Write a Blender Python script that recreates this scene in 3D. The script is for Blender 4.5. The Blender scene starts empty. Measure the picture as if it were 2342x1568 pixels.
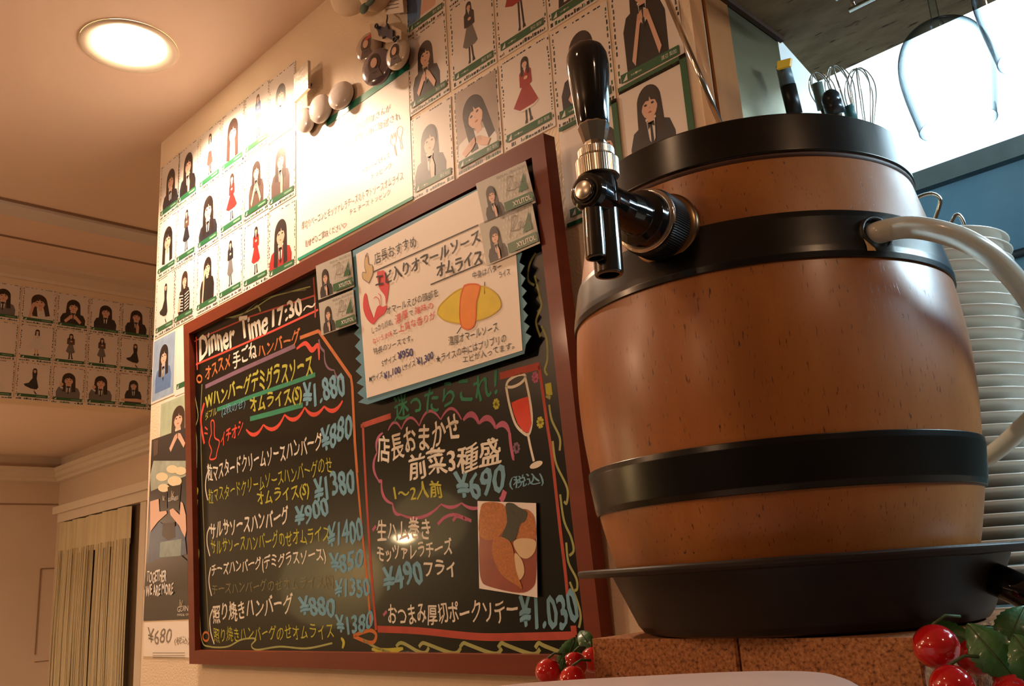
import bpy, math, random
from mathutils import Vector, Matrix
from mathutils.geometry import tessellate_polygon
random.seed(7)
SC = bpy.context.scene
COL = SC.collection

# ------------------------------------------------------------------ camera, world, lights, exposure
F = 2060.0; CX = 1171.0; CY = 784.0; H0 = 1.35
def _v(px, py): return Vector((px-CX, -(py-CY), -F)).normalized()
_Z = _v(654, -7010); _L = _v(-937, 1440); _L = (_L - _Z*_L.dot(_Z)).normalized()
_X = -_L; _Y = _Z.cross(_X)
ROT = Matrix((_X, _Y, _Z))
CAM = Vector((0, 0, H0))
cam_d = bpy.data.cameras.new('camera'); cam = bpy.data.objects.new('camera', cam_d); COL.objects.link(cam)
cam_d.sensor_width = 36.0; cam_d.lens = F/2342.0*36.0; cam_d.clip_start = 0.01
cam.matrix_world = Matrix.Translation(CAM) @ ROT.to_4x4()
SC.camera = cam
SC.view_settings.view_transform = 'Standard'; SC.view_settings.look = 'None'
SC.view_settings.gamma = 1.0; SC.view_settings.use_curve_mapping = False
SC.view_settings.exposure = 0.0

w = bpy.data.worlds.new('world'); SC.world = w; w.use_nodes = True
bg = w.node_tree.nodes['Background']; bg.inputs[0].default_value = (1.0, 0.62, 0.36, 1); bg.inputs[1].default_value = 0.05

def light(name, kind, loc, energy, color, size=0.1, rot=None, spot=None, blend=0.3, sizey=None):
    d = bpy.data.lights.new(name, kind); d.energy = energy; d.color = color
    if kind in ('POINT', 'SPOT'): d.shadow_soft_size = size
    if kind == 'AREA':
        d.size = size
        if sizey: d.shape = 'RECTANGLE'; d.size_y = sizey
    if spot: d.spot_size = spot; d.spot_blend = blend
    o = bpy.data.objects.new(name, d); o.location = loc
    if rot: o.rotation_euler = rot
    COL.objects.link(o); return o
def aim(o, target):
    o.rotation_euler = (Vector(target)-o.location).to_track_quat('-Z', 'Y').to_euler()

CEIL = 0.975 + H0
WARM = (1.0, 0.62, 0.37)
COOL = (0.62, 0.86, 1.0)
# the downlight seen at top left: lamp inside the ceiling can
DLX, DLY = -1.466, 0.553
light('downlight_lamp', 'SPOT', (DLX, DLY, CEIL-0.016), 62.0, (1.0, 0.70, 0.48), 0.03, (0, 0, 0), math.radians(150), 0.35)
# warm room lamps behind and beside the camera
for i, (x, y, e) in enumerate(((1.05, 0.0, 15.0), (-0.55, -0.35, 4.5), (-1.6, -0.9, 12.0))):
    light('room_lamp', 'SPOT', (x, y, CEIL-0.02), e, WARM, 0.045, (0, 0, 0), math.radians(164), 0.2)
light('back_room_lamp', 'POINT', (-3.5, 0.2, 1.60), 6.0, WARM, 0.08)
light('ceiling_fill_light', 'POINT', (-2.0, -1.0, 2.02), 24.0, WARM, 0.06)  # added fill light out of view, brightens the ceiling
light('ceiling_fill_light', 'POINT', (-0.5, -1.9, 2.0), 9.0, WARM, 0.06)  # second added fill, no lamp stands here
# cold fluorescent light of the kitchen
k = light('kitchen_lamp', 'AREA', (-0.05, 1.42, 2.34), 24.0, COOL, 1.0, None, sizey=0.12)
aim(k, (-0.05, 1.72, 2.0))
k2 = light('kitchen_tube', 'AREA', (0.55, 1.25, 1.95), 13.0, COOL, 0.5, None, sizey=0.1); aim(k2, (-0.3, 0.9, 1.6))

# ------------------------------------------------------------------ geometry helpers
def ray(px, py): return ROT @ Vector(((px-CX)/F, -(py-CY)/F, -1.0))
def on_plane(px, py, p0, n):
    r = ray(px, py); return CAM + r*((Vector(p0)-CAM).dot(n)/r.dot(n))
def onY(px, py, y): return on_plane(px, py, (0, y, 0), Vector((0, 1, 0)))
def onX(px, py, x): return on_plane(px, py, (x, 0, 0), Vector((1, 0, 0)))
def onZ(px, py, z): return on_plane(px, py, (0, 0, z), Vector((0, 0, 1)))
def at(px, py, t): return CAM + ray(px, py)*t

class MB:
    def __init__(s): s.v = []; s.f = []; s.m = []; s.sm = []; s.mats = []
    def mi(s, m):
        if m not in s.mats: s.mats.append(m)
        return s.mats.index(m)
    def raw(s, vs, fs, m, smooth=False):
        b = len(s.v); s.v += [Vector(p) for p in vs]; k = s.mi(m)
        for f in fs: s.f.append(tuple(b+i for i in f)); s.m.append(k); s.sm.append(smooth)
        return s
    def box(s, lo, hi, m):
        x0, y0, z0 = lo; x1, y1, z1 = hi
        vs = [(x0,y0,z0),(x1,y0,z0),(x1,y1,z0),(x0,y1,z0),(x0,y0,z1),(x1,y0,z1),(x1,y1,z1),(x0,y1,z1)]
        return s.raw(vs, [(0,3,2,1),(4,5,6,7),(0,1,5,4),(1,2,6,5),(2,3,7,6),(3,0,4,7)], m)
    def obox(s, o, a, b, c, m):   # origin + three edge vectors
        o, a, b, c = map(Vector, (o, a, b, c))
        vs = [o, o+a, o+a+b, o+b, o+c, o+a+c, o+a+b+c, o+b+c]
        return s.raw(vs, [(0,3,2,1),(4,5,6,7),(0,1,5,4),(1,2,6,5),(2,3,7,6),(3,0,4,7)], m)
    def prism(s, pts, d, m):      # polygon extruded by vector d
        n = len(pts); d = Vector(d); a = [Vector(p) for p in pts]; vs = a+[p+d for p in a]
        tris = tessellate_polygon([a]); fs = [tuple(t) for t in tris]+[tuple(n+i for i in reversed(t)) for t in tris]
        fs += [(i, (i+1) % n, n+(i+1) % n, n+i) for i in range(n)]
        return s.raw(vs, fs, m)
    def lathe(s, prof, c, m, n=48, axis=None, smooth=True, cap=(True, True), rib=None, hold=0):
        if hold:
            q = [prof[0]]
            for (r0, h0), (r1, h1) in zip(prof[:-1], prof[1:]):
                l = math.hypot(r1-r0, h1-h0)
                if l > 3*hold: q += [(r0+(r1-r0)*hold/l, h0+(h1-h0)*hold/l), (r1-(r1-r0)*hold/l, h1-(h1-h0)*hold/l)]
                q.append((r1, h1))
            prof = q
        ax = Vector(axis or (0, 0, 1)).normalized()
        e1 = ax.orthogonal().normalized() if abs(ax.z) < .99 else Vector((1, 0, 0)); e2 = ax.cross(e1)
        c = Vector(c); vs = []; fs = []
        for r, h in prof:
            for i in range(n):
                a = 2*math.pi*i/n; rr = r*(1 if not rib else (1+rib*(i % 2)))
                vs.append(c+ax*h+e1*rr*math.cos(a)+e2*rr*math.sin(a))
        for j in range(len(prof)-1):
            for i in range(n):
                k = (i+1) % n; fs.append((j*n+i, j*n+k, (j+1)*n+k, (j+1)*n+i))
        s.raw(vs, fs, m, smooth)
        if cap[0]: s.raw(vs[:n], [tuple(reversed(range(n)))], m)
        if cap[1]: s.raw(vs[-n:], [tuple(range(n))], m)
        return s
    def tube(s, pts, r, m, n=10, smooth=True, caps=True):
        pts = [Vector(p) for p in pts]; L = len(pts); rs = r if isinstance(r, (list, tuple)) else [r]*L
        vs = []; fs = []; t0 = (pts[1]-pts[0]).normalized(); u = t0.orthogonal().normalized()
        for i in range(L):
            t = (pts[min(i+1, L-1)]-pts[max(i-1, 0)]).normalized(); u = (u-t*u.dot(t)).normalized(); v = t.cross(u)
            for k in range(n):
                a = 2*math.pi*k/n; vs.append(pts[i]+(u*math.cos(a)+v*math.sin(a))*rs[i])
        for i in range(L-1):
            for k in range(n):
                q = (k+1) % n; fs.append((i*n+k, i*n+q, (i+1)*n+q, (i+1)*n+k))
        if caps: fs.append(tuple(reversed(range(n)))); fs.append(tuple((L-1)*n+k for k in range(n)))
        return s.raw(vs, fs, m, smooth)
    def ball(s, c, r, m, n=20, k=12, sc=(1, 1, 1)):
        c = Vector(c); vs = []; fs = []
        for j in range(k+1):
            th = math.pi*j/k
            for i in range(n):
                a = 2*math.pi*i/n
                vs.append(c+Vector((r*sc[0]*math.sin(th)*math.cos(a), r*sc[1]*math.sin(th)*math.sin(a), r*sc[2]*math.cos(th))))
        for j in range(k):
            for i in range(n):
                q = (i+1) % n; fs.append((j*n+i, (j+1)*n+i, (j+1)*n+q, j*n+q))
        return s.raw(vs, fs, m, True)
    def build(s, name, parent=None):
        off = parent_loc(parent)
        me = bpy.data.meshes.new(name); me.from_pydata([v-off for v in s.v], [], s.f)
        for m in s.mats: me.materials.append(m)
        me.polygons.foreach_set('material_index', s.m); me.polygons.foreach_set('use_smooth', s.sm); me.update()
        o = bpy.data.objects.new(name, me); COL.objects.link(o)
        if parent: o.parent = parent
        return o
    def solo(s, name, base):      # a top-level mesh with its origin at `base`
        base = Vector(base); me = bpy.data.meshes.new(name); me.from_pydata([v-base for v in s.v], [], s.f)
        for m in s.mats: me.materials.append(m)
        me.polygons.foreach_set('material_index', s.m); me.polygons.foreach_set('use_smooth', s.sm); me.update()
        o = bpy.data.objects.new(name, me); o.location = base; COL.objects.link(o); return o
def parent_loc(p):
    v = Vector((0, 0, 0))
    while p is not None: v += Vector(p.location); p = p.parent
    return v
def tag(o, label=None, cat=None, group=None, kind=None):
    if label: o['label'] = label
    if cat: o['category'] = cat
    if group: o['group'] = group
    if kind: o['kind'] = kind
    return o
def thing(name, label, cat, loc, group=None):
    o = bpy.data.objects.new(name, None); o.empty_display_size = .02; o.location = loc; COL.objects.link(o)
    return tag(o, label, cat, group)
def catmull(P, n=8, closed=False):
    P = [Vector(p) for p in P]; out = []; L = len(P)
    rng = range(L) if closed else range(L-1)
    for i in rng:
        if closed: a, b, c, d = P[(i-1) % L], P[i], P[(i+1) % L], P[(i+2) % L]
        else: a, b, c, d = P[max(i-1, 0)], P[i], P[i+1], P[min(i+2, L-1)]
        for j in range(n):
            t = j/n
            out.append(.5*((2*b)+(c-a)*t+(2*a-5*b+4*c-d)*t*t+(3*b-a-3*c+d)*t**3))
    if not closed: out.append(P[-1])
    return out

# ------------------------------------------------------------------ materials
MATS = {}
def mat(name, col, rough=.6, metal=0., coat=0., spec=.5, var=0., vscale=(30, 30, 30), bump=0., bscale=200., emit=None, estr=0., trans=0., ior=1.45, alpha=1., sss=0., coat_rough=.1):
    if name in MATS: return MATS[name]
    m = bpy.data.materials.new(name); m.use_nodes = True; nt = m.node_tree; p = nt.nodes['Principled BSDF']; I = p.inputs
    I['Base Color'].default_value = (*col, 1); I['Roughness'].default_value = rough; I['Metallic'].default_value = metal
    I['Coat Weight'].default_value = coat; I['Coat Roughness'].default_value = coat_rough; I['Specular IOR Level'].default_value = spec
    I['Transmission Weight'].default_value = trans; I['IOR'].default_value = ior; I['Alpha'].default_value = alpha
    if sss: I['Subsurface Weight'].default_value = sss; I['Subsurface Radius'].default_value = (.01, .01, .01)
    if emit: I['Emission Color'].default_value = (*emit, 1); I['Emission Strength'].default_value = estr
    if var or bump:
        tc = nt.nodes.new('ShaderNodeTexCoord')
        if var:
            mp = nt.nodes.new('ShaderNodeMapping'); mp.inputs['Scale'].default_value = vscale
            nz = nt.nodes.new('ShaderNodeTexNoise'); nz.inputs['Scale'].default_value = 1.0; nz.inputs['Detail'].default_value = 5
            mx = nt.nodes.new('ShaderNodeMix'); mx.data_type = 'RGBA'
            mx.inputs['A'].default_value = (*[max(0, c*(1-var)) for c in col], 1); mx.inputs['B'].default_value = (*[min(1, c*(1+var)) for c in col], 1)
            nt.links.new(tc.outputs['Object'], mp.inputs['Vector']); nt.links.new(mp.outputs[0], nz.inputs['Vector'])
            nt.links.new(nz.outputs['Fac'], mx.inputs['Factor']); nt.links.new(mx.outputs['Result'], I['Base Color'])
        if bump:
            nb = nt.nodes.new('ShaderNodeTexNoise'); nb.inputs['Scale'].default_value = bscale; nb.inputs['Detail'].default_value = 4
            bp = nt.nodes.new('ShaderNodeBump'); bp.inputs['Strength'].default_value = bump; bp.inputs['Distance'].default_value = .002
            nt.links.new(tc.outputs['Object'], nb.inputs['Vector']); nt.links.new(nb.outputs['Fac'], bp.inputs['Height']); nt.links.new(bp.outputs[0], I['Normal'])
    MATS[name] = m; return m
def ramp_mix(m, scale, stops, map_scale=(1, 1, 1), detail=6, rough=.6, noise2=None, voronoi=False):
    """base colour from a ramp over a stretched noise, with optional dark flecks"""
    nt = m.node_tree; p = nt.nodes['Principled BSDF']
    tc = nt.nodes.new('ShaderNodeTexCoord'); mp = nt.nodes.new('ShaderNodeMapping'); mp.inputs['Scale'].default_value = map_scale
    nz = nt.nodes.new('ShaderNodeTexNoise'); nz.inputs['Scale'].default_value = scale; nz.inputs['Detail'].default_value = detail; nz.inputs['Roughness'].default_value = rough
    cr = nt.nodes.new('ShaderNodeValToRGB'); e = cr.color_ramp.elements
    while len(e) < len(stops): e.new(.5)
    for k, (pos, c) in enumerate(stops): e[k].position = pos; e[k].color = (*c, 1)
    nt.links.new(tc.outputs['Object'], mp.inputs['Vector']); nt.links.new(mp.outputs[0], nz.inputs['Vector']); nt.links.new(nz.outputs['Fac'], cr.inputs[0])
    out = cr.outputs[0]; fac = None
    if noise2:
        sc2, ms2, lo, hi, dark = noise2
        mp2 = nt.nodes.new('ShaderNodeMapping'); mp2.inputs['Scale'].default_value = ms2
        n2 = nt.nodes.new('ShaderNodeTexNoise'); n2.inputs['Scale'].default_value = sc2; n2.inputs['Detail'].default_value = 3
        mr = nt.nodes.new('ShaderNodeMapRange'); mr.inputs['From Min'].default_value = lo; mr.inputs['From Max'].default_value = hi
        mx = nt.nodes.new('ShaderNodeMix'); mx.data_type = 'RGBA'; mx.inputs['B'].default_value = (*dark, 1)
        nt.links.new(tc.outputs['Object'], mp2.inputs['Vector']); nt.links.new(mp2.outputs[0], n2.inputs['Vector']); nt.links.new(n2.outputs['Fac'], mr.inputs['Value'])
        nt.links.new(mr.outputs[0], mx.inputs['Factor']); nt.links.new(out, mx.inputs['A']); out = mx.outputs['Result']
        bp = nt.nodes.new('ShaderNodeBump'); bp.inputs['Strength'].default_value = .15; bp.inputs['Distance'].default_value = .001; bp.invert = True
        nt.links.new(mr.outputs[0], bp.inputs['Height']); nt.links.new(bp.outputs[0], p.inputs['Normal'])
    nt.links.new(out, p.inputs['Base Color']); return m

WALL = mat('wall_paper', (.80, .66, .50), .75, var=.05, vscale=(9, 9, 9), bump=.45, bscale=260)
CEILM = mat('ceiling_paper', (.86, .71, .60), .8, var=.03, vscale=(4, 4, 4), bump=.1, bscale=300)
TRIM = mat('cornice_paint', (.74, .66, .56), .55, var=.04)
SEAM = mat('seam', (.30, .20, .13), .8, var=.1)
BROOM = mat('back_room_paint', (.66, .54, .43), .8, var=.05, vscale=(3, 3, 3))
FLOORM = mat('floor_boards', (.22, .13, .08), .5, var=.3, vscale=(3, 30, 3))
PAPER = mat('white_paper', (.86, .80, .74), .45, coat=.25, var=.015, vscale=(20, 20, 20))
CARDP = mat('card_paper', (.80, .74, .70), .35, coat=.35, var=.02, coat_rough=.12)
GREYP = mat('card_grey', (.50, .50, .47), .35, coat=.3, var=.05, vscale=(120, 120, 120))
GREEN = mat('print_green', (.015, .12, .05), .35, coat=.3, var=.1)
BLACKP = mat('print_black', (.012, .012, .014), .4, coat=.2, var=.1)
HAIR = mat('print_hair', (.018, .012, .011), .4, coat=.3, var=.25, vscale=(150, 20, 150))
HAIRB = mat('print_hair_brown', (.045, .022, .016), .4, coat=.3, var=.25, vscale=(150, 20, 150))
SKIN = mat('print_skin', (.72, .45, .34), .4, coat=.3, var=.04)
LIPS = mat('print_lips', (.50, .10, .09), .4, coat=.3)
NAVY = mat('print_navy', (.016, .018, .028), .4, coat=.3, var=.3, vscale=(80, 80, 80))
GREYC = mat('print_grey_cloth', (.16, .16, .17), .4, coat=.3, var=.2, vscale=(80, 80, 80))
REDC = mat('print_red_cloth', (.36, .02, .02), .4, coat=.3, var=.2, vscale=(80, 80, 80))
BLUEC = mat('print_blue_cloth', (.10, .20, .42), .4, coat=.3, var=.25, vscale=(80, 80, 80))
WHITEC = mat('print_white_cloth', (.74, .72, .70), .4, coat=.3, var=.04)
BROWNC = mat('print_brown_cloth', (.10, .06, .05), .4, coat=.3, var=.2, vscale=(80, 80, 80))
SKYB = mat('print_blue_haze', (.28, .40, .58), .4, coat=.3, var=.35, vscale=(40, 40, 40))
GRNB = mat('print_green_haze', (.42, .52, .38), .4, coat=.3, var=.3, vscale=(40, 40, 40))
FRAMEW = mat('frame_wood', (.17, .032, .013), .42, spec=.3, coat=.08, var=.25, vscale=(8, 60, 60), bump=.06, bscale=150)
BOARDM = mat('board_black', (.006, .006, .005), .30, spec=.18, coat=.22, coat_rough=.05, var=.5, vscale=(6, 6, 6), bump=.03, bscale=25)
CH = {'white': mat('chalk_white', (.80, .77, .68), .7, var=.15, vscale=(60, 60, 60)),
      'yellow': mat('chalk_yellow', (.50, .50, .06), .7, var=.2, vscale=(60, 60, 60)),
      'blue': mat('chalk_blue', (.17, .40, .56), .7, var=.25, vscale=(60, 60, 60)),
      'green': mat('chalk_green', (.03, .27, .15), .7, var=.2, vscale=(60, 60, 60)),
      'red': mat('chalk_red', (.45, .07, .045), .7, var=.25, vscale=(60, 60, 60)),
      'bright': mat('chalk_bright_red', (.75, .07, .04), .7, var=.15, vscale=(60, 60, 60)),
      'orange': mat('chalk_orange', (.58, .17, .04), .7, var=.2, vscale=(60, 60, 60)),
      'purple': mat('chalk_purple', (.22, .12, .19), .7, var=.2, vscale=(60, 60, 60)),
      'pink': mat('chalk_pink', (.50, .13, .24), .7, var=.25, vscale=(60, 60, 60)),
      'lime': mat('chalk_lime', (.36, .40, .14), .7, var=.3, vscale=(60, 60, 60)),
      'olive': mat('chalk_olive', (.20, .19, .09), .7, var=.3, vscale=(60, 60, 60))}
INK = mat('ink_black', (.015, .013, .012), .5, var=.2); INKR = mat('ink_red', (.65, .06, .04), .5, var=.2)
INKB = mat('ink_blue', (.03, .03, .22), .5, var=.2); INKG = mat('ink_grey', (.22, .18, .15), .5, var=.2)
SKYPAP = mat('sky_blue_card', (.11, .30, .42), .6, var=.08)
CHROME = mat('chrome', (.75, .72, .66), .12, 1.0, var=.05)
NICKEL = mat('brushed_nickel', (.60, .55, .46), .28, 1.0, var=.1, vscale=(20, 20, 300))
STEEL = mat('brushed_steel', (.24, .20, .115), .34, .8, var=.12, vscale=(14, 14, 160))
BLKPL = mat('gloss_black_plastic', (.006, .006, .006), .09, coat=.6, coat_rough=.04, var=.2)
BLKRUB = mat('black_rubber', (.012, .012, .012), .38, var=.2)
HOOP = mat('hoop_black', (.034, .032, .029), .27, .9, spec=.6, coat=.15, coat_rough=.2, var=.5, vscale=(25, 25, 25), bump=.05, bscale=60)
TRAYM = mat('tray_brown', (.022, .015, .012), .42, spec=.35, var=.15, vscale=(20, 20, 20))
BRONZE = mat('bronze', (.30, .19, .10), .3, 1., var=.2)

def clear_mat(name, gloss=.10, tint=(1, 1, 1), rough=.06):
    m = bpy.data.materials.new(name); m.use_nodes = True; nt = m.node_tree; nt.nodes.clear()
    o = nt.nodes.new('ShaderNodeOutputMaterial'); t = nt.nodes.new('ShaderNodeBsdfTransparent'); t.inputs[0].default_value = (*tint, 1)
    g = nt.nodes.new('ShaderNodeBsdfGlossy'); g.inputs['Roughness'].default_value = rough
    lw = nt.nodes.new('ShaderNodeFresnel'); lw.inputs[0].default_value = 1.0+gloss*4
    nz = nt.nodes.new('ShaderNodeTexNoise'); nz.inputs['Scale'].default_value = 30; bp = nt.nodes.new('ShaderNodeBump'); bp.inputs['Strength'].default_value = .25; bp.inputs['Distance'].default_value = .002
    tc = nt.nodes.new('ShaderNodeTexCoord'); nt.links.new(tc.outputs['Object'], nz.inputs['Vector']); nt.links.new(nz.outputs['Fac'], bp.inputs['Height']); nt.links.new(bp.outputs[0], g.inputs['Normal'])
    mn = nt.nodes.new('ShaderNodeMath'); mn.operation = 'MINIMUM'; mn.inputs[1].default_value = .13; nt.links.new(lw.outputs[0], mn.inputs[0])
    x = nt.nodes.new('ShaderNodeMixShader'); nt.links.new(mn.outputs[0], x.inputs[0]); nt.links.new(t.outputs[0], x.inputs[1]); nt.links.new(g.outputs[0], x.inputs[2]); nt.links.new(x.outputs[0], o.inputs[0])
    return m
SLEEVE = clear_mat('clear_sleeve', .10)

# ------------------------------------------------------------------ the setting
D = .75
def Z(z): return z+H0
def struct(mb, name, parent=None):
    o = mb.build(name, parent)
    if parent is None: o['kind'] = 'structure'
    return o
struct(MB().box((-5, -3.5, -.05), (2.2, 3.2, 0), FLOORM), 'floor')
# ceiling with a round hole for the downlight can
def ceiling():
    mb = MB(); z = CEIL; R = .0825; n = 48
    x0, x1, y0, y1 = -1.78, -1.14, .25, .91
    ring = [(DLX+R*math.cos(2*math.pi*i/n), DLY+R*math.sin(2*math.pi*i/n), z) for i in range(n)]
    outer = []
    for i in range(n):
        a = 2*math.pi*i/n; c, s = math.cos(a), math.sin(a)
        tx = (x1-DLX)/c if c > 1e-9 else ((x0-DLX)/c if c < -1e-9 else 1e9)
        ty = (y1-DLY)/s if s > 1e-9 else ((y0-DLY)/s if s < -1e-9 else 1e9)
        t = min(tx, ty); outer.append((DLX+t*c, DLY+t*s, z))
    mb.raw(ring+outer, [(i, (i+1) % n, n+(i+1) % n, n+i) for i in range(n)], CEILM)
    for (cx, cy) in ((x0, y0), (x1, y0), (x0, y1), (x1, y1)):   # corner triangles
        q = sorted(outer, key=lambda p: (p[0]-cx)**2+(p[1]-cy)**2)
        a = next(p for p in q if abs(p[0]-cx) < 1e-6); b = next(p for p in q if abs(p[1]-cy) < 1e-6)
        mb.raw([(cx, cy, z), a, b], [(0, 1, 2)], CEILM)
    def q4(a, b, c, d): mb.raw([(a, b, z), (c, b, z), (c, d, z), (a, d, z)], [(0, 1, 2, 3)], CEILM)
    q4(-2.75, -3.5, x0, 1.5); q4(x1, -3.5, 2.2, .91); q4(x0, -3.5, x1, y0); q4(x0, y1, -.2, 1.5)
    mb.box((-2.75, -3.5, z+.12), (2.2, 1.5, z+.16), CEILM)
    return mb
struct(ceiling(), 'ceiling')
wf = struct(MB().box((-1.78, D, 0), (-.4275, .91, CEIL), WALL), 'wall_front')
# wood and steel cladding of the wall end
st = MB().box((-.4275, .752, 0), (-.4235, .798, CEIL), mat('post_wood', (.34, .115, .03), .75, spec=.2, var=.2, vscale=(40, 40, 4)))
struct(st, 'trim_1')
struct(MB().box((-.4275, .799, 0), (-.4245, .909, CEIL), STEEL), 'trim_2')
# clear corner strip on the wall edge
struct(MB().box((-.440, D-.0015, Z(.3)), (-.4265, D, CEIL), mat('corner_strip', (.55, .40, .27), .14, coat=1., var=.05)), 'trim_3')
# soffit with the poster band, and the lower room behind it
struct(MB().box((-2.85, -3.5, Z(.592)), (-2.75, 1.5, CEIL), WALL), 'wall_left')
struct(MB().box((-2.34, -3.5, CEIL-.012), (-2.27, 1.5, CEIL), mat('batten_grey', (.72, .70, .70), .5, var=.03)), 'trim_4')
struct(MB().box((-2.270, -3.5, CEIL-.004), (-2.262, 1.5, CEIL), SEAM), 'trim_13')
struct(MB().box((-2.513, -3.5, CEIL-.003), (-2.505, 1.5, CEIL), SEAM), 'trim_5')
cr = MB(); prof = [(0, 0), (.075, 0), (.075, -.008), (.045, -.012), (.014, -.026), (.010, -.034), (0, -.034)]
cr.prism([(-2.75+a, -3.5, CEIL+b) for a, b in prof], (0, 5, 0), TRIM); struct(cr, 'trim_6')
struct(MB().box((-4.25, -3.5, Z(.65)), (-2.85, 1.5, Z(.69)), CEILM), 'ceiling_back')
struct(MB().box((-4.30, -3.5, 0), (-4.20, 1.42, Z(.69)), BROOM), 'wall_side')
struct(MB().box((-4.20, 1.38, 0), (-1.70, 1.45, CEIL), BROOM), 'wall_back')
struct(MB().box((-1.78, .91, 0), (-1.74, 1.38, CEIL), WALL), 'wall_return')
c1 = MB()
pf = [(0, .602), (.038, .602), (.038, .585), (.030, .580), (.030, .563), (.018, .556), (.018, .545), (0, .540)]
c1.prism([(-4.20+a, -3.5, Z(b)) for a, b in pf], (0, 4.88, 0), TRIM); struct(c1, 'trim_7')
c2 = MB(); c2.prism([(-4.20, 1.38-a, Z(b)) for a, b in pf], (2.45, 0, 0), TRIM); struct(c2, 'trim_8')
# access panel scored in the side wall, and a horizontal seam
ap = MB(); X0 = -4.2
a = onX(93, 1300, X0); b = onX(178, 1298, X0); c = onX(84, 1496, X0)
ap.box((X0, a.y, a.z-.002), (X0+.004, 1.38, a.z+.002), SEAM); ap.box((X0, a.y-.002, c.z), (X0+.004, a.y+.002, a.z), SEAM)
ap.box((X0, a.y, c.z-.03), (X0+.003, 1.38, c.z-.027), SEAM)
struct(ap, 'trim_9')
s0 = onX(0, 1152, X0); struct(MB().box((X0, -3.5, s0.z-.003), (X0+.003, 1.38, s0.z+.003), SEAM), 'trim_10')
# curtained doorway in the back wall
dm = MB(); zt = Z(.426)
dm.box((-4.115, 1.33, zt-.030), (-3.10, 1.38, zt), TRIM); dm.box((-4.095, 1.345, zt-.066), (-3.12, 1.38, zt-.030), TRIM)
dm.box((-3.275, 1.355, 0), (-3.225, 1.38, zt-.066), TRIM); dm.box((-4.07, 1.355, 0), (-4.045, 1.38, zt-.066), TRIM)
struct(dm, 'trim_11')
struct(MB().box((-4.045, 1.372, 0), (-3.275, 1.379, zt-.066), mat('opening_shade', (.11, .07, .035), .8, var=.2)), 'doorway_shade_1')  # dark panel: shade of the open doorway put into its colour
CURT = mat('curtain_cord', (.62, .54, .36), .8, var=.35, vscale=(50, 50, 2))
cu = thing('string_curtain', 'beige string curtain with a plain top band hanging in the back doorway', 'curtain', (-3.70, 1.352, Z(.34)))
bm_ = MB(); n = 44
def cy_(u): return 1.346+.007*math.sin(u*41)+.004*math.sin(u*97)
xs = [-4.03+.68*i/n for i in range(n+1)]
vs = [(x, cy_(x), z) for z in (Z(.355), Z(.22)) for x in xs]
bm_.raw(vs, [(i, i+1, n+2+i, n+1+i) for i in range(n)], CURT, True); bm_.build('top_band', cu)
sd = MB(); 
for i in range(250):
    x = -4.03+.68*(i+.5)/250+random.uniform(-.002, .002); y = cy_(x)+random.uniform(-.004, .006)
    xb = x+random.uniform(-.012, .012)
    sd.tube([(x, y, Z(.24)), (x+(xb-x)*.4, y-.003, Z(-.1)), (xb, y, Z(-.75))], random.uniform(.0016, .0032), CURT, n=5, caps=False)
tag(sd.build('strings', cu), kind='stuff')

# downlight fixture
dl = thing('ceiling_downlight', 'round recessed ceiling downlight glowing warm white above the corner', 'light', (DLX, DLY, CEIL))
rim = MB(); rim.lathe([(.0822, .0), (.0835, -.0035), (.079, -.005), (.064, -.0015), (.0600, .012)], (DLX, DLY, CEIL), mat('downlight_rim', (.80, .72, .60), .4, var=.03), 48, cap=(False, False)); rim.build('trim_ring', dl)
can = MB(); can.lathe([(.0825, .010), (.0825, .06), (.045, .105), (.01, .112)], (DLX, DLY, CEIL), mat('reflector', (.9, .8, .62), .25, .6, var=.03), 40, cap=(False, False)); can.build('reflector', dl)
EMW = mat('lamp_glow', (1, .9, .7), .5, emit=(1.0, .80, .52), estr=14)
bulb = MB(); bulb.lathe([(.0600, .004), (.0595, -.004), (.045, -.010), (.020, -.0125), (.001, -.013)], (DLX, DLY, CEIL+.006), EMW, 40, cap=(True, False))
bulb.ball((DLX+.028, DLY-.018, CEIL+.012), .030, EMW, 20, 12); bulb.build('diffuser', dl)

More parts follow.
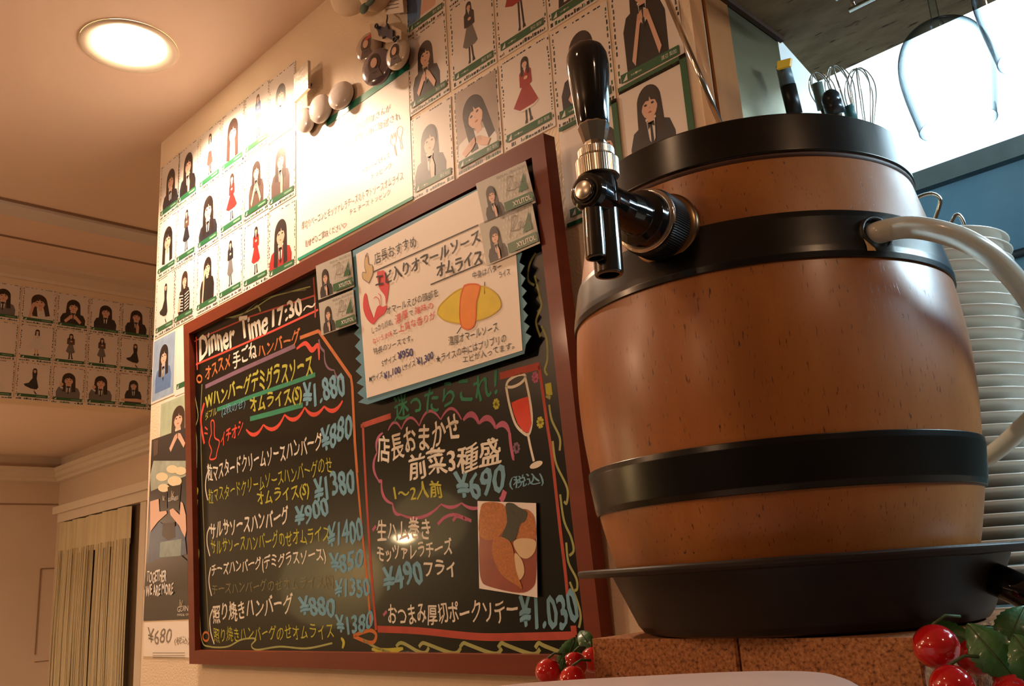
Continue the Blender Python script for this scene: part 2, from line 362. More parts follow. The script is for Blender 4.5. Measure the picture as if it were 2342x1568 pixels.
# ------------------------------------------------------------------ text and flat drawing helpers
_tc = {}
def glyphs(s, off=0.):
    key = (s, off)
    if key not in _tc:
        c = bpy.data.curves.new('glyphs', 'FONT'); c.body = s; c.resolution_u = 2; c.offset = off
        o = bpy.data.objects.new('glyphs', c); COL.objects.link(o)
        me = bpy.data.meshes.new_from_object(o.evaluated_get(bpy.context.evaluated_depsgraph_get()))
        v = [(p.co.x, p.co.y) for p in me.vertices]; f = [tuple(p.vertices) for p in me.polygons]
        bpy.data.objects.remove(o); bpy.data.curves.remove(c); bpy.data.meshes.remove(me)
        x0 = min(a for a, _ in v); x1 = max(a for a, _ in v); y0 = min(b for _, b in v); y1 = max(b for _, b in v)
        _tc[key] = (v, f, x0, x1, y0, y1)
    return _tc[key]
def put_text(mb, s, W0, W1, UP, m, off=.015, wob=.045):
    """write s between world points W0 (bottom left) and W1 (bottom right), UP = height vector"""
    bold = min(off, .026) if off > .012 else 0; off = 0 if any(ord(ch_) > 0x4e00 for ch_ in s) else min(off*.5, .008)
    v, f, x0, x1, y0, y1 = glyphs(s, off); U = W1-W0; out = []
    ph = random.uniform(0, 6)
    for (x, y) in v:
        a = x+wob*math.sin(y*5.1+x*1.7+ph); b = y+wob*1.2*math.sin(x*2.3+ph*2)+wob*.6*math.sin(x*5.9)
        out.append(W0+U*((a-x0)/(x1-x0))+UP*((b-y0)/(y1-y0)))
    mb.raw(out, f, m)
    if bold:      # a second and third pass of the pen beside the first
        dx = U/(x1-x0)*bold; dy = UP/(y1-y0)*bold; nn = U.cross(UP).normalized()*.00004
        if nn.y > 0: nn = -nn
        mb.raw([p+dx*1.1+dy*.5+nn for p in out], f, m); mb.raw([p-dx*.9-dy*.6+nn*2 for p in out], f, m)
def ribbon(mb, pts, wd, m, nrm, taper=False):
    P = [Vector(p) for p in pts]; L = len(P); vs = []
    for i in range(L):
        t = P[min(i+1, L-1)]-P[max(i-1, 0)]
        if t.length < 1e-9: t = Vector((1, 0, 0))
        s = t.normalized().cross(nrm).normalized()
        w_ = wd*.5*(1 if not taper else (.35+.65*math.sin(math.pi*(i+.5)/L)))
        vs += [P[i]-s*w_, P[i]+s*w_]
    mb.raw(vs, [(2*i, 2*i+1, 2*i+3, 2*i+2) for i in range(L-1)], m)
def poly(mb, pts, m):
    pts = [Vector(p) for p in pts]; mb.raw(pts, [tuple(t) for t in tessellate_polygon([pts])], m)

# ------------------------------------------------------------------ menu board
BY0, BY1 = .728, .6996
BL = onY(433, 1517, BY0); BR = onY(1388, 1553, BY0); TL = onY(417, 743, BY1); TR = onY(1238, 305, BY1)
BL.z = BR.z = (BL.z+BR.z)/2; TL.z = TR.z = (TL.z+TR.z)/2
x0 = (BL.x+TL.x)/2; x1 = (BR.x+TR.x)/2; BL.x = TL.x = x0; BR.x = TR.x = x1
BU = Vector((1, 0, 0)); BV = (TL-BL).normalized(); BN = BU.cross(BV); BW = x1-x0; BH = (TL-BL).length
if BN.y > 0: BN = -BN
def B(u, v, n=0.): return BL+BU*u+BV*v+BN*n
def bpx(px, py, n): return on_plane(px, py, BL+BN*n, BN)
def btext(mb, s, x0, y0, x1, y1, yt, m, n, off=.02, wob=.05):
    W0 = bpx(x0, y0, n); W1 = bpx(x1, y1, n); T = bpx(x0, yt, n); h = (T-W0).dot(BV)
    put_text(mb, s, W0, W1, BV*h, m, off, wob)
board = thing('menu_board', 'black menu board in a red-brown wooden frame, covered in coloured handwriting', 'menu board', B(BW/2, 0, -.018))
fw = .0215
pn = MB(); pn.obox(B(fw*.6, fw*.6, -.018), BU*(BW-1.2*fw), BV*(BH-1.2*fw), BN*.007, BOARDM); pn.build('panel', board)
def rail(a, b, c, d):
    prof = [B(*a, -.020), B(*b, -.020), B(*c, -.020), B(*d, -.020)]
    m_ = MB(); vs = [B(*a, -.020), B(*b, -.020), B(*c, -.020), B(*d, -.020), B(*a, -.001), B(*b, -.001), B(*c, -.001), B(*d, -.001)]
    ins = .0015
    m_.raw(vs, [(0, 3, 2, 1), (4, 5, 6, 7), (0, 1, 5, 4), (1, 2, 6, 5), (2, 3, 7, 6), (3, 0, 4, 7)], FRAMEW); return m_
o_ = [(0, 0), (BW, 0), (BW, BH), (0, BH)]; i_ = [(fw, fw), (BW-fw, fw), (BW-fw, BH-fw), (fw, BH-fw)]
for k in range(4):
    rail(o_[k], o_[(k+1) % 4], i_[(k+1) % 4], i_[k]).build('frame_rail', board)
CN = -.0107     # height of the chalk layer
C4 = lambda x, y: (420+x/3.92, 680+y/3.92)
C5 = lambda x, y: (430+x/3.136, 1000+y/3.136)
R1 = lambda x, y: (800+x/3.777, 820+y/3.777)
R2 = lambda x, y: (800+x/3.777, 1160+y/3.777)
LINES = [
 ('Dinner', 457, 824, 537, 788, 769, 'white', .045), ('Time', 550, 782, 614, 757, 728, 'white', .045), ('17:30', 624, 746, 692, 721, 706, 'white', .04), ('～', 692, 713, 722, 700, 704, 'white', .03),
 ('オススメ', 470, 869, 527, 838, 838, 'orange', .02), ('手ごね', 533, 843, 588, 818, 804, 'white', .03), ('ハンバーグ', 591, 819, 687, 783, 787, 'orange', .02),
 ('Wハンバーグ', 470, 937, 575, 893, 900, 'yellow', .03), ('デミグラスソース', 577, 899, 716, 856, 850, 'yellow', .03),
 ('ダブル', 469, 962, 496, 947, 943, 'yellow', .0), ('(2枚のせ)', 507, 955, 561, 935, 930, 'blue', -.005), ('オムライス(S)', 573, 950, 691, 925, 908, 'yellow', .03), ('¥1.880', 694, 928, 791, 909, 874, 'blue', .035),
 ('イチオシ', 505, 1022, 556, 988, 992, 'bright', .03),
 ('粒マスタードクリームソースハンバーグ', 475, 1103, 737, 1030, 1064, 'white', .02), ('¥880', 737, 1031, 806, 1003, 975, 'blue', .035),
 ('粒マスタードクリームソースハンバーグのせ', 477, 1152, 760, 1080, 1118, 'yellow', .01), ('オムライス(S)', 589, 1161, 708, 1142, 1124, 'yellow', .015), ('¥1380', 719, 1147, 813, 1128, 1091, 'blue', .035),
 ('サルサソースハンバーグ', 481, 1233, 661, 1199, 1194, 'white', .02), ('¥900', 675, 1201, 752, 1181, 1157, 'blue', .03),
 ('サルサソースハンバーグのせオムライス', 483, 1268, 754, 1238, 1234, 'yellow', .01), ('¥1400', 752, 1256, 830, 1232, 1202, 'blue', .035),
 ('チーズハンバーグ(デミグラスソース)', 484, 1322, 746, 1287, 1288, 'white', .015), ('¥850', 757, 1310, 832, 1297, 1266, 'blue', .035),
 ('チーズハンバーグのせオムライス(S)', 486, 1364, 765, 1347, 1334, 'olive', .01), ('¥1350', 768, 1368, 846, 1360, 1327, 'blue', .03),
 ('照り焼きハンバーグ', 487, 1424, 670, 1399, 1383, 'white', .02), ('¥880', 685, 1411, 768, 1406, 1367, 'blue', .035),
 ('照り焼きハンバーグのせオムライス', 489, 1468, 764, 1460, 1436, 'yellow', .01), ('¥1380', 770, 1450, 854, 1441, 1408, 'blue', .035),
 ('迷ったらこれ！', 903, 963, 1140, 905, 905, 'green', .035), ('店長おまかせ', 866, 1060, 1053, 1008, 1000, 'white', .03), ('前菜3種盛', 937, 1096, 1146, 1064, 1038, 'white', .03),
 ('¥690', 1045, 1146, 1158, 1120, 1083, 'blue', .06), ('(税込)', 1167, 1119, 1245, 1112, 1087, 'blue', .02), ('1～2人前', 903, 1147, 1012, 1136, 1110, 'yellow', .03),
 ('生ハム巻き', 864, 1239, 985, 1232, 1192, 'white', .02), ('モッツァレラチーズ', 864, 1285, 1036, 1270, 1248, 'white', .02), ('フライ', 972, 1317, 1043, 1318, 1281, 'white', .025), ('¥490', 877, 1348, 969, 1338, 1294, 'blue', .045),
 ('おつまみ厚切ポークソテー', 890, 1430, 1186, 1421, 1383, 'white', .02), ('¥1.030', 1193, 1443, 1325, 1425, 1366, 'blue', .05)]
for s, a, b, c, d, e, col, off in LINES:
    mb = MB(); btext(mb, s, a, b, c, d, e, CH[col], CN, off); mb.build('chalk_writing', board)
def stroke(T, pts, wd, col, smooth=True, taper=False, lay=0):
    P = [bpx(*(T(*p) if T else p), CN-.00012-lay*.0001) for p in pts]
    if smooth and len(P) > 2: P = catmull(P, 6)
    mb = MB(); ribbon(mb, P, wd, CH[col], BN, taper); return mb
def chalk(T, pts, wd, col, **k): stroke(T, pts, wd, col, **k).build('chalk_line', board)
def scallop(T, pts, wd, col, bulge=.35, up=1):
    mb = MB()
    for a, b in zip(pts[:-1], pts[1:]):
        A = bpx(*(T(*a) if T else a), CN-.0002); Bp = bpx(*(T(*b) if T else b), CN-.0002); d = Bp-A; n_ = BN.cross(d)*up
        ribbon(mb, [A+d*t+n_*bulge*4*t*(1-t) for t in [i/8 for i in range(9)]], wd, CH[col], BN, True)
    mb.build('chalk_scallops', board)
# boxes and rules on the left
chalk(C4, [(110, 600), (400, 475), (800, 300), (1205, 110)], .0035, 'bright', smooth=False)
chalk(C4, [(112, 352), (118, 500), (122, 650)], .0035, 'bright'); chalk(C4, [(95, 395), (160, 360), (600, 170), (1180, -20)], .0028, 'red', smooth=False)
chalk(None, [(717, 634), (720, 680), (721, 726)], .0035, 'red')
chalk(C4, [(195, 800), (480, 665), (1000, 432)], .0075, 'purple', smooth=False)
chalk(C4, [(300, 1005), (560, 905), (1180, 690)], .0070, 'green', smooth=False); chalk(C4, [(595, 1088), (800, 1035), (1068, 962)], .0080, 'green', smooth=False)
chalk(C4, [(1012, 460), (1090, 410), (1150, 470), (1205, 430), (1215, 560)], .0085, 'bright', taper=True)
scallop(C4, [(560, 1182), (715, 1140), (905, 1050), (1085, 985), (1260, 975), (1425, 925)], .0065, 'bright', .22, -1)
chalk(C4, [(1212, 375), (1225, 440), (1262, 485)], .004, 'purple'); scallop(C4, [(1262, 485), (1350, 650), (1440, 715)], .004, 'purple', .25, -1)
chalk(C4, [(1042, 362), (1210, 300)], .0058, 'orange'); chalk(C4, [(1210, 300), (1500, 715), (1512, 800), (1535, 1300), (1555, 1570)], .0058, 'orange', smooth=False)
chalk(None, [(816, 1080), (828, 1215), (838, 1310), (848, 1430)], .0045, 'orange')
chalk(None, [(462, 878), (459, 960), (462, 1100), (470, 1300), (477, 1445)], .0032, 'olive')
for cx_, cy_2, r in ((456, 866, 8), (471, 1455, 10)):
    chalk(None, [(cx_+r*.7*math.cos(a), cy_2+r*math.sin(a)) for a in [i*.7 for i in range(10)]], .0035, 'orange')
chalk(None, [(808, 1454), (830, 1445), (848, 1441), (860, 1450), (856, 1466), (842, 1468), (808, 1454)], .005, 'orange')
for P in ([(478, 1073), (472, 1090), (470, 1115), (475, 1143)], [(480, 1204), (474, 1220), (474, 1245), (480, 1271)], [(482, 1297), (478, 1320), (479, 1340), (484, 1362)], [(486, 1393), (480, 1415), (482, 1445), (490, 1472)]): chalk(None, P, .0032, 'white')
chalk(C4, [(185, 945), (155, 1080), (165, 1200), (185, 1310)], .006, 'bright')
# pointing hand on the board
chalk(C4, [(250, 1220), (245, 1120), (262, 1100), (275, 1130), (278, 1250), (320, 1290), (300, 1380), (285, 1440), (235, 1445), (250, 1370), (228, 1300), (250, 1220)], .003, 'bright')
chalk(C4, [(190, 1160), (215, 1185)], .003, 'bright'); chalk(C4, [(185, 1215), (215, 1220)], .003, 'bright')
# vines
chalk(None, [(443, 810), (440, 850), (446, 905), (453, 950), (446, 975), (444, 962), (450, 1010), (450, 1070)], .0022, 'lime')
chalk(None, [(448, 1095), (445, 1112), (452, 1118), (450, 1130), (444, 1115)], .004, 'yellow'); chalk(None, [(452, 1142), (447, 1230), (455, 1262), (452, 1300), (456, 1400), (462, 1465), (480, 1478), (520, 1478), (552, 1462), (585, 1460), (575, 1475), (588, 1485), (640, 1478), (700, 1482), (760, 1470)], .0026, 'lime')
chalk(None, [(445, 762), (480, 735), (540, 722), (580, 705), (620, 680), (660, 668), (710, 655)], .0020, 'lime'); chalk(None, [(452, 742), (500, 726), (545, 724), (590, 690), (640, 672), (700, 662)], .0016, 'olive')
chalk(None, [(582, 704), (590, 700), (596, 712)], .004, 'lime')
chalk(None, [(780, 1458), (786, 1468), (783, 1482)], .006, 'yellow', taper=True)
# right half
chalk(R1, [(95, 580), (120, 575)], .005, 'red'); chalk(R1, [(110, 575), (355, 492)], .0075, 'red', smooth=False)
chalk(None, [(830, 972), (834, 1060), (842, 1200), (850, 1320), (860, 1440)], .0050, 'red')
chalk(R2, [(240, 1050), (600, 1065), (1100, 1115), (1500, 1115), (1950, 1105)], .0085, 'red'); chalk(R1, [(1295, 150), (1640, 60)], .0085, 'red')
chalk(None, [(1233, 836), (1250, 960), (1262, 1040), (1280, 1200), (1292, 1300), (1298, 1362)], .0045, 'red'); chalk(R2, [(1930, 1020), (1940, 1100)], .008, 'red')
scallop(R1, [(330, 620), (445, 610), (600, 580), (785, 525), (965, 525)], .0038, 'pink', .35, 1); scallop(R1, [(980, 530), (1115, 560), (1260, 600), (1380, 640)], .0075, 'pink', .32, 1)
scallop(R1, [(285, 640), (235, 810), (245, 1045), (275, 1045), (370, 1250), (440, 1345)], .005, 'pink', .25, -1); scallop(R1, [(440, 1345), (790, 1255), (965, 1245), (1150, 1270)], .0042, 'pink', .12, -1)
chalk(R1, [(1380, 640), (1390, 740), (1410, 850), (1420, 860)], .0045, 'pink'); chalk(R1, [(1340, 1140), (1320, 1200), (1300, 1225)], .0075, 'pink'); chalk(R1, [(760, 1430), (820, 1370), (900, 1345), (980, 1370), (1050, 1400)], .004, 'pink')
chalk(R1, [(890, 1400), (930, 1360), (1010, 1390)], .004, 'pink')
for T, (x, y) in ((R2, (212, 180)), (R2, (305, 915))):
    chalk(T, [(x-6, y-12), (x+4, y+10)], .0095, 'pink')
def star(T, x, y, r, col):
    for k in range(4):
        a = k*math.pi/4+.2; chalk(T, [(x-r*.6*math.cos(a), y-r*math.sin(a)), (x+r*.6*math.cos(a), y+r*math.sin(a))], .0032, col)
star(R1, 1265, 390, 48, 'yellow'); star(R1, 1645, 550, 52, 'yellow'); star(R1, 1602, 160, 50, 'pink'); star(R1, 1440, 770, 50, 'purple')
# wine glass drawing
g_ = MB(); poly(g_, [bpx(*R1(*p), CN) for p in [(1395, 380), (1460, 350), (1540, 325), (1562, 480), (1570, 560), (1545, 640), (1500, 630), (1450, 560), (1415, 470)]], CH['bright']); g_.build('chalk_fill', board)
chalk(R1, [(1350, 240), (1370, 190), (1440, 145), (1500, 135), (1515, 165), (1470, 215), (1400, 245), (1350, 240)], .0034, 'white')
chalk(R1, [(1350, 240), (1380, 400), (1430, 560), (1500, 640), (1545, 650), (1570, 560), (1568, 450), (1545, 300), (1512, 150)], .0036, 'white')
chalk(R1, [(1538, 650), (1560, 760), (1590, 885)], .0034, 'white')
g_ = MB(); poly(g_, [bpx(*R1(1610+55*math.cos(a)-10*math.sin(a), 915-35*math.cos(a)*.4+32*math.sin(a)), CN) for a in [i*math.pi/8 for i in range(16)]], CH['white']); g_.build('chalk_fill', board)
# green vine on the right and waves underneath
for P in ([(1225, 578), (1211, 605), (1208, 640), (1222, 652)], [(1223, 630), (1235, 680), (1238, 700), (1226, 735), (1236, 770)], [(1238, 745), (1250, 775), (1252, 820), (1246, 845), (1252, 858)], [(1256, 925), (1262, 960), (1280, 1000), (1280, 1030)], [(1264, 1008), (1272, 1060), (1297, 1115), (1296, 1150), (1290, 1146)], [(1281, 1130), (1290, 1190), (1306, 1228), (1312, 1258), (1302, 1270)], [(1295, 1240), (1300, 1285), (1318, 1322), (1320, 1345), (1314, 1350)], [(1303, 1330), (1322, 1380), (1328, 1410), (1324, 1435)]):
    chalk(None, P, .0030, 'lime')
chalk(None, [(1248, 892), (1262, 888)], .014, 'yellow'); chalk(None, [(1249, 904), (1259, 910)], .004, 'lime')
for P in ([(850, 1484), (890, 1488), (922, 1482)],): chalk(None, P, .007, 'yellow', taper=True)
chalk(None, [(830, 1462), (860, 1480), (892, 1492)], .0035, 'lime')
for x in (0, 52, 146, 233, 318):
    wd_ = 78 if x == 0 else 100
    chalk(None, [(906+x, 1478+x*.01), (914+x, 1470), (926+x, 1472+x*.012), (906+x+wd_*.62, 1488+x*.012), (906+x+wd_*.85, 1492+x*.012), (906+x+wd_*.96, 1480+x*.015)], .0045, 'lime')

# ------------------------------------------------------------------ printed photo cards
def ell(cu, cv, ru, rv, n=14, a0=0, a1=2*math.pi, rot=0):
    out = []
    for i in range(n):
        a = a0+(a1-a0)*i/(n-(0 if abs(a1-a0-2*math.pi) < 1e-6 else 1)); x = ru*math.cos(a); y = rv*math.sin(a)
        out.append((cu+x*math.cos(rot)-y*math.sin(rot)*.7, cv+x*math.sin(rot)/.7*.7+y*math.cos(rot)))
    return out
def head(L, cu, cv, r, hair=HAIR, long=2.2, tilt=0., face=True, side=0.):
    """hair behind, face, fringe and features; r = head half width"""
    rv = r*.78; k = []
    k += [(cu+r*1.18*math.cos(a), cv+.12*rv+rv*1.28*math.sin(a)) for a in [math.pi*i/12 for i in range(13)]]
    k += [(cu-r*1.25, cv-rv*.9), (cu-r*1.30+side*r, cv-rv*long), (cu-r*.55+side*r, cv-rv*(long+.15)), (cu-r*.5, cv-rv*1.0), (cu+r*.5, cv-rv*1.0), (cu+r*.6+side*r, cv-rv*(long+.1)), (cu+r*1.30+side*r, cv-rv*long), (cu+r*1.24, cv-rv*.9)]
    def tl(P): 
        c, s = math.cos(tilt), math.sin(tilt); return [(cu+(x-cu)*c-(y-cv)*s/.7, cv+(x-cu)*s*.7+(y-cv)*c) for x, y in P]
    L.append((hair, tl(k)))
    f = [(cu+r*.80*math.cos(a), cv-.05*rv+rv*(1.0 if math.sin(a) > 0 else 1.08)*math.sin(a)*(1-.0*abs(math.cos(a)))) for a in [2*math.pi*i/16 for i in range(16)]]
    L.append((SKIN, tl([(cu-r*.28, cv-rv*.8), (cu-r*.3, cv-rv*1.5), (cu+r*.3, cv-rv*1.5), (cu+r*.28, cv-rv*.8)])))
    L.append((SKIN, tl(f)))
    b = [(cu+r*.98*math.cos(a), cv+.05*rv+rv*1.12*math.sin(a)) for a in [math.pi*i/10 for i in range(11)]]
    b += [(cu-r*.86, cv-.55*rv), (cu-r*.62, cv+.05*rv), (cu-r*.3, cv+.28*rv), (cu+r*.02, cv+.22*rv), (cu+r*.1, cv+.55*rv), (cu+r*.2, cv+.24*rv), (cu+r*.6, cv+.12*rv), (cu+r*.84, cv-.45*rv)]
    L.append((hair, tl(b)))
    if face:
        for sx in (-1, 1): L.append((BLACKP, tl(ell(cu+sx*r*.34, cv-.02*rv, r*.15, rv*.085, 8))))
        L.append((LIPS, tl(ell(cu, cv-.62*rv, r*.17, rv*.065, 8))))
        L.append((LIPS if False else mat('print_nose', (.50, .28, .20), .4, coat=.3), tl([(cu-r*.07, cv-.33*rv), (cu+r*.07, cv-.33*rv), (cu+r*.02, cv-.24*rv)])))
def bust(cloth=NAVY, hair=HAIR, cu=.5, cv=.66, r=.17, long=2.4, tie=True, hands=None, tilt=0., arms=0., bg=None, shirt=WHITEC, side=0.):
    L = []
    if bg: L.append((bg, [(.03, .03), (.97, .03), (.97, .98), (.03, .98)]))
    rv = r*.78; sy = cv-rv*1.35
    T = [(cu-r*2.1, .14), (cu-r*2.15, sy-.16), (cu-r*1.75, sy-.04), (cu-r*.5, sy+.02), (cu+r*.5, sy+.02), (cu+r*1.75, sy-.04), (cu+r*2.15, sy-.16), (cu+r*2.1, .14)]
    T = [(max(.04, min(.96, a)), b) for a, b in T]
    L.append((cloth, T))
    head(L, cu, cv, r, hair, long, tilt, side=side)
    if tie:
        L.append((shirt, [(cu-r*.42, sy+.03), (cu, sy-.05), (cu+r*.42, sy+.03), (cu+r*.28, sy-.15), (cu, sy-.20), (cu-r*.28, sy-.15)]))
        L.append((BLACKP, [(cu-r*.10, sy-.02), (cu+r*.10, sy-.02), (cu+r*.14, sy-.19), (cu, sy-.22), (cu-r*.14, sy-.19)]))
        L.append((BLACKP, [(cu-r*.34, sy+.0), (cu-r*.30, sy-.06), (cu+r*.30, sy-.0), (cu+r*.34, sy-.05)]))
    if hands == 'chest':
        for sx in (-1, 1):
            L.append((SKIN, [(cu+sx*r*1.2, .18), (cu+sx*r*1.5, .24), (cu+sx*r*.55, sy-.07), (cu+sx*r*.1, sy-.05), (cu+sx*r*.05, sy-.12), (cu+sx*r*.4, sy-.17)]))
            for q in range(4): L.append((mat('print_finger_line', (.45, .24, .17), .4, coat=.3), [(cu+sx*r*(.12+.12*q), sy-.06), (cu+sx*r*(.14+.12*q), sy-.06), (cu+sx*r*(.24+.12*q), sy-.13), (cu+sx*r*(.22+.12*q), sy-.13)]))
    if hands == 'one':
        L.append((SKIN, [(cu+r*.1, .16), (cu+r*.55, .16), (cu+r*.62, sy-.13), (cu+r*.42, sy-.06), (cu+r*.30, sy-.02), (cu+r*.18, sy-.05), (cu-r*.02, sy-.10)]))
    if hands == 'cheek':
        L.append((SKIN, [(cu-r*1.5, .16), (cu-r*1.1, .16), (cu-r*.75, cv-rv*1.1), (cu-r*.45, cv-rv*.6), (cu-r*.75, cv-rv*.1), (cu-r*1.02, cv-rv*.3), (cu-r*1.15, cv-rv*1.0)]))
    if hands == 'fist':
        L.append((cloth, [(cu-r*2.2, .15), (cu-r*1.4, .15), (cu-r*.95, sy-.08), (cu-r*1.5, sy-.05)])); L.append((WHITEC, [(cu-r*1.5, sy-.06), (cu-r*.95, sy-.09), (cu-r*.95, sy-.04), (cu-r*1.5, sy-.01)])); L.append((SKIN, ell(cu-r*1.25, sy+.035, r*.34, r*.30, 10)))
    return L
def full(cloth=GREYC, skirt=None, hair=HAIR, cu=.5, top=.88, r=.055, sw=.14, legs=BLACKP, flare=0., trim=None, hl=.30, tall=.36):
    L = []; rv = r*.8; cv = top-rv; skirt = skirt or cloth; sh = cv-rv*1.3; wz = sh-.19; kn = wz-tall*.62
    L.append((legs if legs else SKIN, [(cu-.045, kn+.02), (cu-.005, kn+.02), (cu-.01, .20), (cu-.045, .20)])); L.append((legs if legs else SKIN, [(cu+.005, kn+.02), (cu+.045, kn+.02), (cu+.075, .21), (cu+.04, .21)]))
    L.append((BLACKP, [(cu-.065, .185), (cu-.01, .185), (cu-.008, .225), (cu-.05, .225)])); L.append((BLACKP, [(cu+.03, .19), (cu+.095, .195), (cu+.08, .235), (cu+.035, .23)]))
    L.append((skirt, [(cu-.06, wz+.02), (cu+.06, wz+.02), (cu+sw, kn+.02*(1-flare)), (cu+sw*.6, kn-.01), (cu-sw*.5-flare*.08, kn-.015), (cu-sw-flare*.12, kn+.03+flare*.04)]))
    if trim: L.append((trim, [(cu-sw-flare*.12, kn+.03+flare*.04), (cu-sw*.5-flare*.08, kn-.015), (cu+sw*.6, kn-.01), (cu+sw, kn+.02*(1-flare)), (cu+sw*1.02, kn), (cu+sw*.6, kn-.035), (cu-sw*.5, kn-.04), (cu-sw-flare*.12, kn+.005)]))
    L.append((cloth, [(cu-.06, wz), (cu-.12, wz+.01), (cu-.115, sh-.03), (cu-.07, sh), (cu+.07, sh), (cu+.115, sh-.03), (cu+.12, wz+.01), (cu+.06, wz)]))
    head(L, cu, cv, r, hair, 2.6, face=False); L.append((WHITEC, [(cu-.02, sh+.01), (cu+.02, sh+.01), (cu, sh-.05)]))
    L.append((SKIN, ell(cu+.01, wz+.09, .04, .02, 8)))
    return L
def swirl(cloth=BLACKP, d=-1):
    cu = .52; L = [(SKIN, [(cu-.01, .30), (cu+.03, .30), (cu+.05, .22), (cu+.02, .22)]), (BLACKP, [(cu+.0, .24), (cu+.03, .25), (cu+.10, .18), (cu+.06, .17)])]
    L.append((cloth, [(cu-.05, .60), (cu+.06, .60), (cu+.13, .36), (cu+.08, .30), (cu-.08, .31), (cu+d*.26+.0, .37), (cu+d*.30, .42), (cu+d*.16, .46)]))
    L.append((cloth, [(cu-.055, .59), (cu-.075, .74), (cu+.075, .74), (cu+.06, .59)])); head(L, cu, .80, .055, HAIR, 2.4, face=False); return L
def arms_crossed(cloth=NAVY):
    L = bust(cloth, r=.13, cv=.68, tie=True); L.append((SKIN, [(.12, .20), (.86, .20), (.90, .27), (.62, .30), (.10, .27)])); return L
def zebra():
    L = bust(BLACKP, HAIRB, r=.13, cv=.72, tie=False)
    for k in range(6):
        y = .20+k*.05
        for sx in (-1, 1): L.append((WHITEC, [(.5+sx*.04, y), (.5+sx*.24, y+.03), (.5+sx*.24, y+.045), (.5+sx*.04, y+.018)]))
    L.append((SKIN, [(.20, .22), (.32, .22), (.36, .42), (.24, .42)])); return L
def name_strip(mb, P, U, V, s, m=WHITEC): put_text(mb, s, P, P+U, V, m, .01, 0)
def sheet(mb, q, n, th, m):
    """thin slab: q = 4 corners of the front face"""
    q = [Vector(p) for p in q]; mb.raw([p-n*th for p in q]+q, [(0, 3, 2, 1), (4, 5, 6, 7), (0, 1, 5, 4), (1, 2, 6, 5), (2, 3, 7, 6), (3, 0, 4, 7)], m)
def card(o, U, V, N, w_, h_, items, label, group, name='photo_card', cat='card', band=GREEN, text=False, sleeve=True, paper=None, dashes=True, tilt=0., cat_text='渡辺 梨加'):
    """o = bottom left corner (world), items = list of (material, polygon in 0..1)"""
    o = Vector(o); ct, st_ = math.cos(tilt), math.sin(tilt); U, V = U*ct+V*st_, V*ct-U*st_
    mb = MB(); P = lambda u, v, k=0: o+U*(u*w_)+V*(v*h_)+N*(.0006+k*.00004)
    sheet(mb, [P(0, 0), P(1, 0), P(1, 1), P(0, 1)], N, .0004, paper or CARDP)
    root = mb.solo(name, o); tag(root, ' '.join(label.split()[:16]), cat, group)
    pr = MB(); L = 1
    for m, pts in items:
        poly(pr, [P(min(.985, max(.015, a)), min(.985, max(.02, b)), L) for a, b in pts], m); L += 1
    if items: pr.build('printed_portrait', root)
    fr = MB()
    if dashes:
        v = .10
        while v < .97:
            l = random.uniform(.012, .06)
            for ux in (.012, .945):
                if random.random() < .8:
                    a = random.uniform(0, .02); poly(fr, [P(ux+a, v, 2), P(ux+a+.024, v, 2), P(ux+a+.024, v+l*.8, 2), P(ux+a, v+l*.8, 2)], random.choice((BLACKP, BLACKP, GREEN, BROWNC)))
            v += l+.012
        u = .03
        while u < .95:
            l = random.uniform(.012, .06); hh = random.uniform(.02, .045)
            if random.random() < .85: poly(fr, [P(u, .02, 2), P(u+l, .02, 2), P(u+l, .02+hh, 2), P(u, .02+hh, 2)], random.choice((BLACKP, GREEN, BLACKP)))
            if random.random() < .5: poly(fr, [P(u, .975, 2), P(u+l, .975, 2), P(u+l, .99, 2), P(u, .99, 2)], BLACKP)
            u += l+.012
    if band:
        k = L+2
        poly(fr, [P(.06, .085, k), P(.94, .085, k), P(.94, .165, k), P(.06, .165, k)], band)
        poly(fr, [P(.09, .095, k+1), P(.16, .095, k+1), P(.16, .155, k+1)], WHITEC)
        if text:
            name_strip(fr, P(.68, .105, k+1), U*(w_*.22), V*(h_*.04), cat_text); name_strip(fr, P(.22, .108, k+1), U*(w_*.16), V*(h_*.022), 'FUN♥FAN')
        else:
            poly(fr, [P(.60, .11, k+1), P(.88, .11, k+1), P(.88, .135, k+1), P(.60, .135, k+1)], mat('print_pale_green', (.20, .36, .24), .4, coat=.3))
    if fr.v: fr.build('printed_border', root)
    if sleeve:
        sl = MB(); n1, n2 = 6, 8; vs = []
        for j in range(n2+1):
            for i in range(n1+1):
                a, b = i/n1, j/n2; e = min(a, 1-a, b, 1-b)
                hgt = .0030+.0012*math.sin(a*5+tilt*90+o.x*40)*math.sin(b*4+o.z*30) if e > 0 else .0024
                vs.append(o+U*(w_*(-.015+1.03*a))+V*(h_*(-.01+1.02*b))+N*hgt)
        sl.raw(vs, [(j*(n1+1)+i, j*(n1+1)+i+1, (j+1)*(n1+1)+i+1, (j+1)*(n1+1)+i) for j in range(n2) for i in range(n1)], SLEEVE, True); sl.build('clear_sleeve', root)
    return root
WN = Vector((0, -1, 0)); WU = Vector((1, 0, 0)); WV = Vector((0, 0, 1))
CWD, CHT = .0885, .1255
GL = 'photo cards on the left of the front wall'; GR = 'photo cards on the right of the front wall'
cx6 = [-1.772, -1.684, -1.590, -1.498, -1.406, -1.318]
def wcard(x, z, items, label, group, **k): return card((x, D-.0002, Z(z)), WU, WV, WN, k.pop('w', CWD), k.pop('h', CHT), items, label, group, **k)
zb = [.788, .657, .527]
